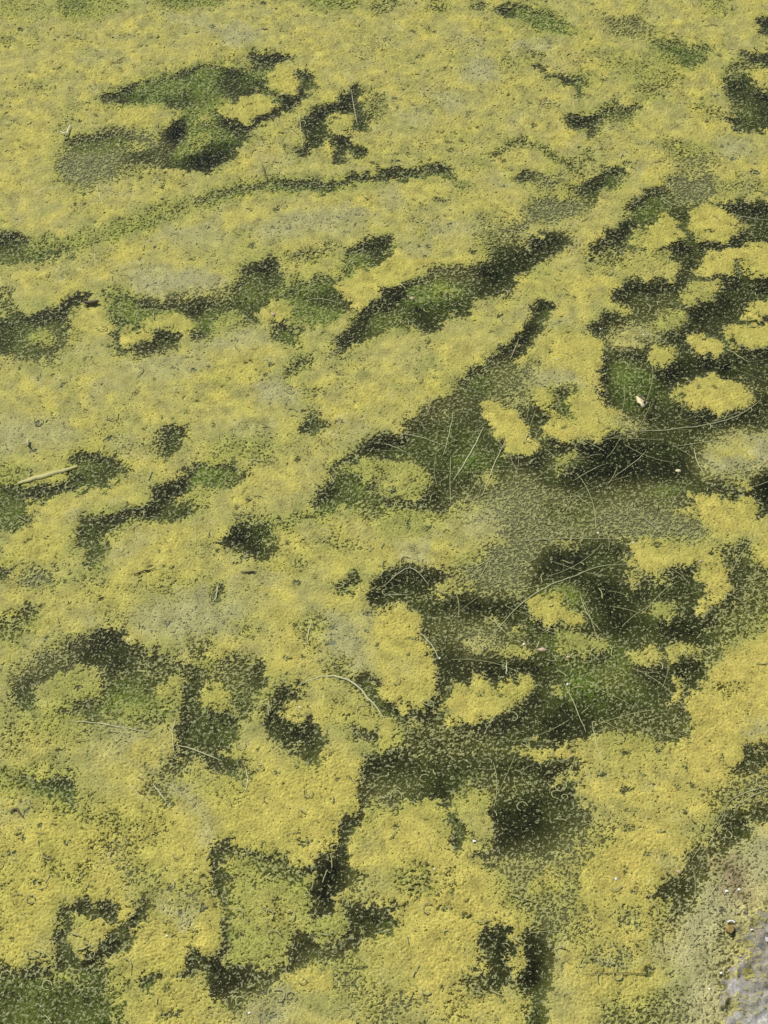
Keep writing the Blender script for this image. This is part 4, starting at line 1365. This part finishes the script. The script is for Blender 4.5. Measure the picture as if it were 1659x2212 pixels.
strand('curled_thread', 'C', (125,828, 122,812, 128,804), .0022, M_FIBRE, 'short pale curl in a dark pit at the left edge', 'thread', z=.005, wob=.0003)

# countless short threads lying on scum and water
TV_, TF_ = [], []
for _ in range(600):
    uu, vv_ = random.uniform(-60, PW + 60), random.uniform(-40, PH + 40)
    x_, y_ = at(uu, vv_)
    if sdf_poly(rock_poly, np.array([x_]), np.array([y_]))[0] < .004: continue
    a = random.uniform(0, math.tau); L = random.uniform(.004, .016); curl = random.uniform(-2.4, 2.4)
    if random.random() < .22: L, curl = random.uniform(.014, .030), random.choice((-1, 1)) * random.uniform(3, 5.5)
    nseg = 6
    p = Vector((x_, y_, random.uniform(.0028, .0046))); path = []
    for k in range(nseg + 1):
        path.append(p.copy())
        p = p + Vector((math.cos(a), math.sin(a), 0)) * (L / nseg)
        a += curl / nseg + random.uniform(-.35, .35)
    r = random.uniform(.0004, .0007)
    V, Fc = tube(path, r, 4)
    b0 = len(TV_)
    TV_ += [tuple(v) for v in V]; TF_ += [tuple(b0 + i for i in f) for f in Fc]
for _ in range(260):
    if random.random() < .75:
        uu, vv_ = random.gauss(1270, 290), random.gauss(1130, 290)
    else:
        uu, vv_ = random.gauss(1420, 150), random.gauss(1900, 170)
    x_, y_ = at(min(max(uu, -50), 1700), vv_)
    if sdf_poly(rock_poly, np.array([x_]), np.array([y_]))[0] < .004: continue
    if samp(CVS, np.array([x_]), np.array([y_]), RX0, RY0, RD, False)[0] > .62: continue
    a = random.choice((random.gauss(.25, .3), random.gauss(1.05, .25), random.gauss(-.5, .3))); L = random.uniform(.02, .10); curl = random.uniform(-.7, .7)
    p = Vector((x_, y_, random.uniform(.0010, .0016))); path = []
    for k in range(9):
        path.append(p.copy())
        p = p + Vector((math.cos(a), math.sin(a), 0)) * (L / 8)
        a += curl / 8 + random.uniform(-.05, .05)
    V, Fc = tube(path, random.uniform(.00024, .00042), 4)
    b0 = len(TV_)
    TV_ += [tuple(v) for v in V]; TF_ += [tuple(b0 + i for i in f) for f in Fc]
m_thread = plain('thread', (.46, .43, .19), (.36, .35, .15), 60, .7, 0)
tag(mesh_np('loose_threads', np.array(TV_), np.array(TF_), m_thread), 'loose curled algae threads strewn over the scum', 'threads', kind='stuff')

# ------------------------------------------------------------------ small things on the surface
def nub(name, t, x, y, size, mat, label, cat, group=None, seed=0, tall=.6):
    rnd = random.Random(seed)
    c = tpt(t, x, y, 0)
    V, Fc = [], []
    ns, nr = 8, 4
    prof = [rnd.uniform(.5, 1.35) for _ in range(ns)]
    for k in range(nr):
        ph = k / (nr - 1) * math.pi / 2
        for a in range(ns):
            an = math.tau * a / ns
            r = size * math.cos(ph * .98) * prof[a] * (1 + rnd.uniform(-.12, .12))
            V.append((c[0] + r * math.cos(an) * 1.25, c[1] + r * math.sin(an), .0022 + size * tall * math.sin(ph) * rnd.uniform(.85, 1.15)))
    for k in range(nr - 1):
        for a in range(ns):
            Fc.append((k * ns + a, k * ns + (a + 1) % ns, (k + 1) * ns + (a + 1) % ns, (k + 1) * ns + a))
    Fc.append(tuple((nr - 1) * ns + a for a in range(ns)))
    o = py_mesh(name, V, Fc, mat, origin=(c[0], c[1], 0))
    tag(o, label, cat, group)
    return o

for i, (t, x, y, s_, lab) in enumerate([
    ('A', 890, 545, .0022, 'tiny white fleck on the green algae, far left'),
    ('E', 1120, 345, .0026, 'tiny white fleck on the greyish faded patch'),
    ('E', 750, 450, .0024, 'tiny white fleck on the yellow mat right of the dark slit'),
    ('H', 925, 95, .0034, 'bright white fleck in the grey film above the long curved fibre'),
    ('H', 603, 573, .0034, 'bright white fleck beside the wispy patch'),
    ('J', 390, 320, .0034, 'white fleck near the dark speckled water, lower right'),
    ('J', 1000, 481, .0036, 'white fleck in the middle of the round deep yellow patch'),
    ('B', 1565, 880, .0030, 'white fleck above the upper right pair of patches'),
    ('F', 1295, 847, .0030, 'white fleck on the dome-shaped patch'),
    ('I', 722, 728, .0030, 'white fleck near the dark slot, near left'),
    ('I', 1078, 1060, .0030, 'pale fleck at the near edge below the dark crescent'),
    ('J', 1480, 535, .0042, 'left white fleck under the reddish stain'),
    ('J', 1530, 528, .0042, 'right white fleck under the reddish stain'),
    ('J', 1455, 890, .0034, 'white fleck beside the rock edge'),
    ('J', 1405, 958, .0030, 'white fleck on the pale mat left of the rock'),
    ('H', 1075, 135, .0024, 'tiny white fleck on the hook-shaped patch'),
    ('E', 935, 320, .0030, 'pale fleck at the dark notch of the yellow mat'),
    ('H', 792, 748, .0028, 'white fleck in the dark green water below the ragged patch'),
    ('H', 240, 635, .0026, 'pale fleck on the rim of the lobed middle mat'),
    ('J', 218, 440, .0024, 'tiny white fleck beside the star-shaped green opening')]):
    nub('white_fleck', t, x, y, s_ * .42, M_WHITE, lab, 'fleck', 'white flecks', i, .35)
for i, (t, x, y, s_, lab) in enumerate([
    ('A', 1222, 412, .0050, 'small pinkish-white pebble in the far dark crevices'),
    ('C', 1183, 256, .0058, 'small round pinkish pebble on the yellow patch, upper middle'),
    ('E', 122, 188, .0056, 'small pinkish pebble on dark water, upper centre'),
    ('E', 1270, 933, .0048, 'small pale pebble on the darkest water at right'),
    ('H', 685, 598, .0066, 'salmon-pink pebble on the dark water, lower centre'),
    ('H', 798, 630, .0038, 'tiny pink pebble right of the salmon one'),
    ('H', 1370, 215, .0034, 'tiny pink pebble on the hook-shaped patch'),
    ('J', 1275, 450, .0040, 'tiny pink pebble left of the reddish stain')]):
    nub('pebble', t, x, y, s_ * .55, M_PINK if 'white' not in lab and 'pale' not in lab else M_SHELL, lab, 'pebble', 'small pebbles', 50 + i, .5)

# pale shell-like flake, torn open, on the dark water at right
def flake(name, t, pts, mat, label, cat, lift, hole=None):
    c = tpt(t, sum(p[0] for p in pts) / len(pts), sum(p[1] for p in pts) / len(pts), 0)
    root = bpy.data.objects.new(name, None); COL.objects.link(root); root.location = c
    tag(root, label, cat)
    ring_ = [Vector(tpt(t, *p, .003)) for p in pts]
    C0 = Vector((c[0], c[1], .003))
    V, Fc = [], []
    n = len(ring_)
    for k, f in enumerate((1.0, .72, .4)):
        for q, p in enumerate(ring_):
            w = C0.lerp(p, f)
            w.z = .0028 + lift * (1 - f) + lift * .9 * f * (math.sin(q * 2.1) * .5 + .5)
            V.append(w)
    for k in range(2):
        for q in range(n):
            if hole and q in hole and k == 1: continue
            Fc.append((k * n + q, k * n + (q + 1) % n, (k + 1) * n + (q + 1) % n, (k + 1) * n + q))
    Fc.append(tuple(2 * n + q for q in range(n)))
    o = py_mesh('blade', V, Fc, mat, origin=c)
    o.parent = root; o.location = (0, 0, 0)
    m = o.modifiers.new('thick', 'SOLIDIFY'); m.thickness = .0008
    return root
fl = flake('shell_flake', 'E', [(1088, 614), (1102, 622), (1122, 620), (1126, 634), (1138, 646), (1124, 658), (1112, 668), (1104, 650), (1092, 640)], M_SHELL,
           'torn pale shell-like flake on the dark green water at right', 'flake', .003)
lf = flake('dead_leaf', 'J', [(1468, 690), (1484, 674), (1505, 672), (1512, 690), (1508, 712), (1496, 724), (1484, 716), (1474, 706)], M_LEAF,
           'curled brown leaf scrap with pale edge beside the grey rock', 'leaf', .002)
for c_, nm in ((fl, 'dark_tear'), (lf, 'pale_edge')):
    t, pp = ('E', (1098, 620, 1120, 634, 1126, 640, 1118, 648)) if nm == 'dark_tear' else ('J', (1478, 678, 1490, 672, 1502, 672, 1510, 678))
    pts = [tpt(t, pp[i], pp[i + 1], .007) for i in range(0, len(pp), 2)]
    V, Fc = tube(spline(pts, 10), .0011, 5)
    o = py_mesh(nm, V, Fc, M_TWIG if nm == 'dark_tear' else M_WHITE, origin=tuple(c_.location))
    o.parent = c_; o.location = (0, 0, 0)
print('tris', sum(sum(len(p.vertices) - 2 for p in o.data.polygons) if len(o.data.polygons) < 5000 else len(o.data.polygons) * 2 for o in bpy.data.objects if o.type == 'MESH'))
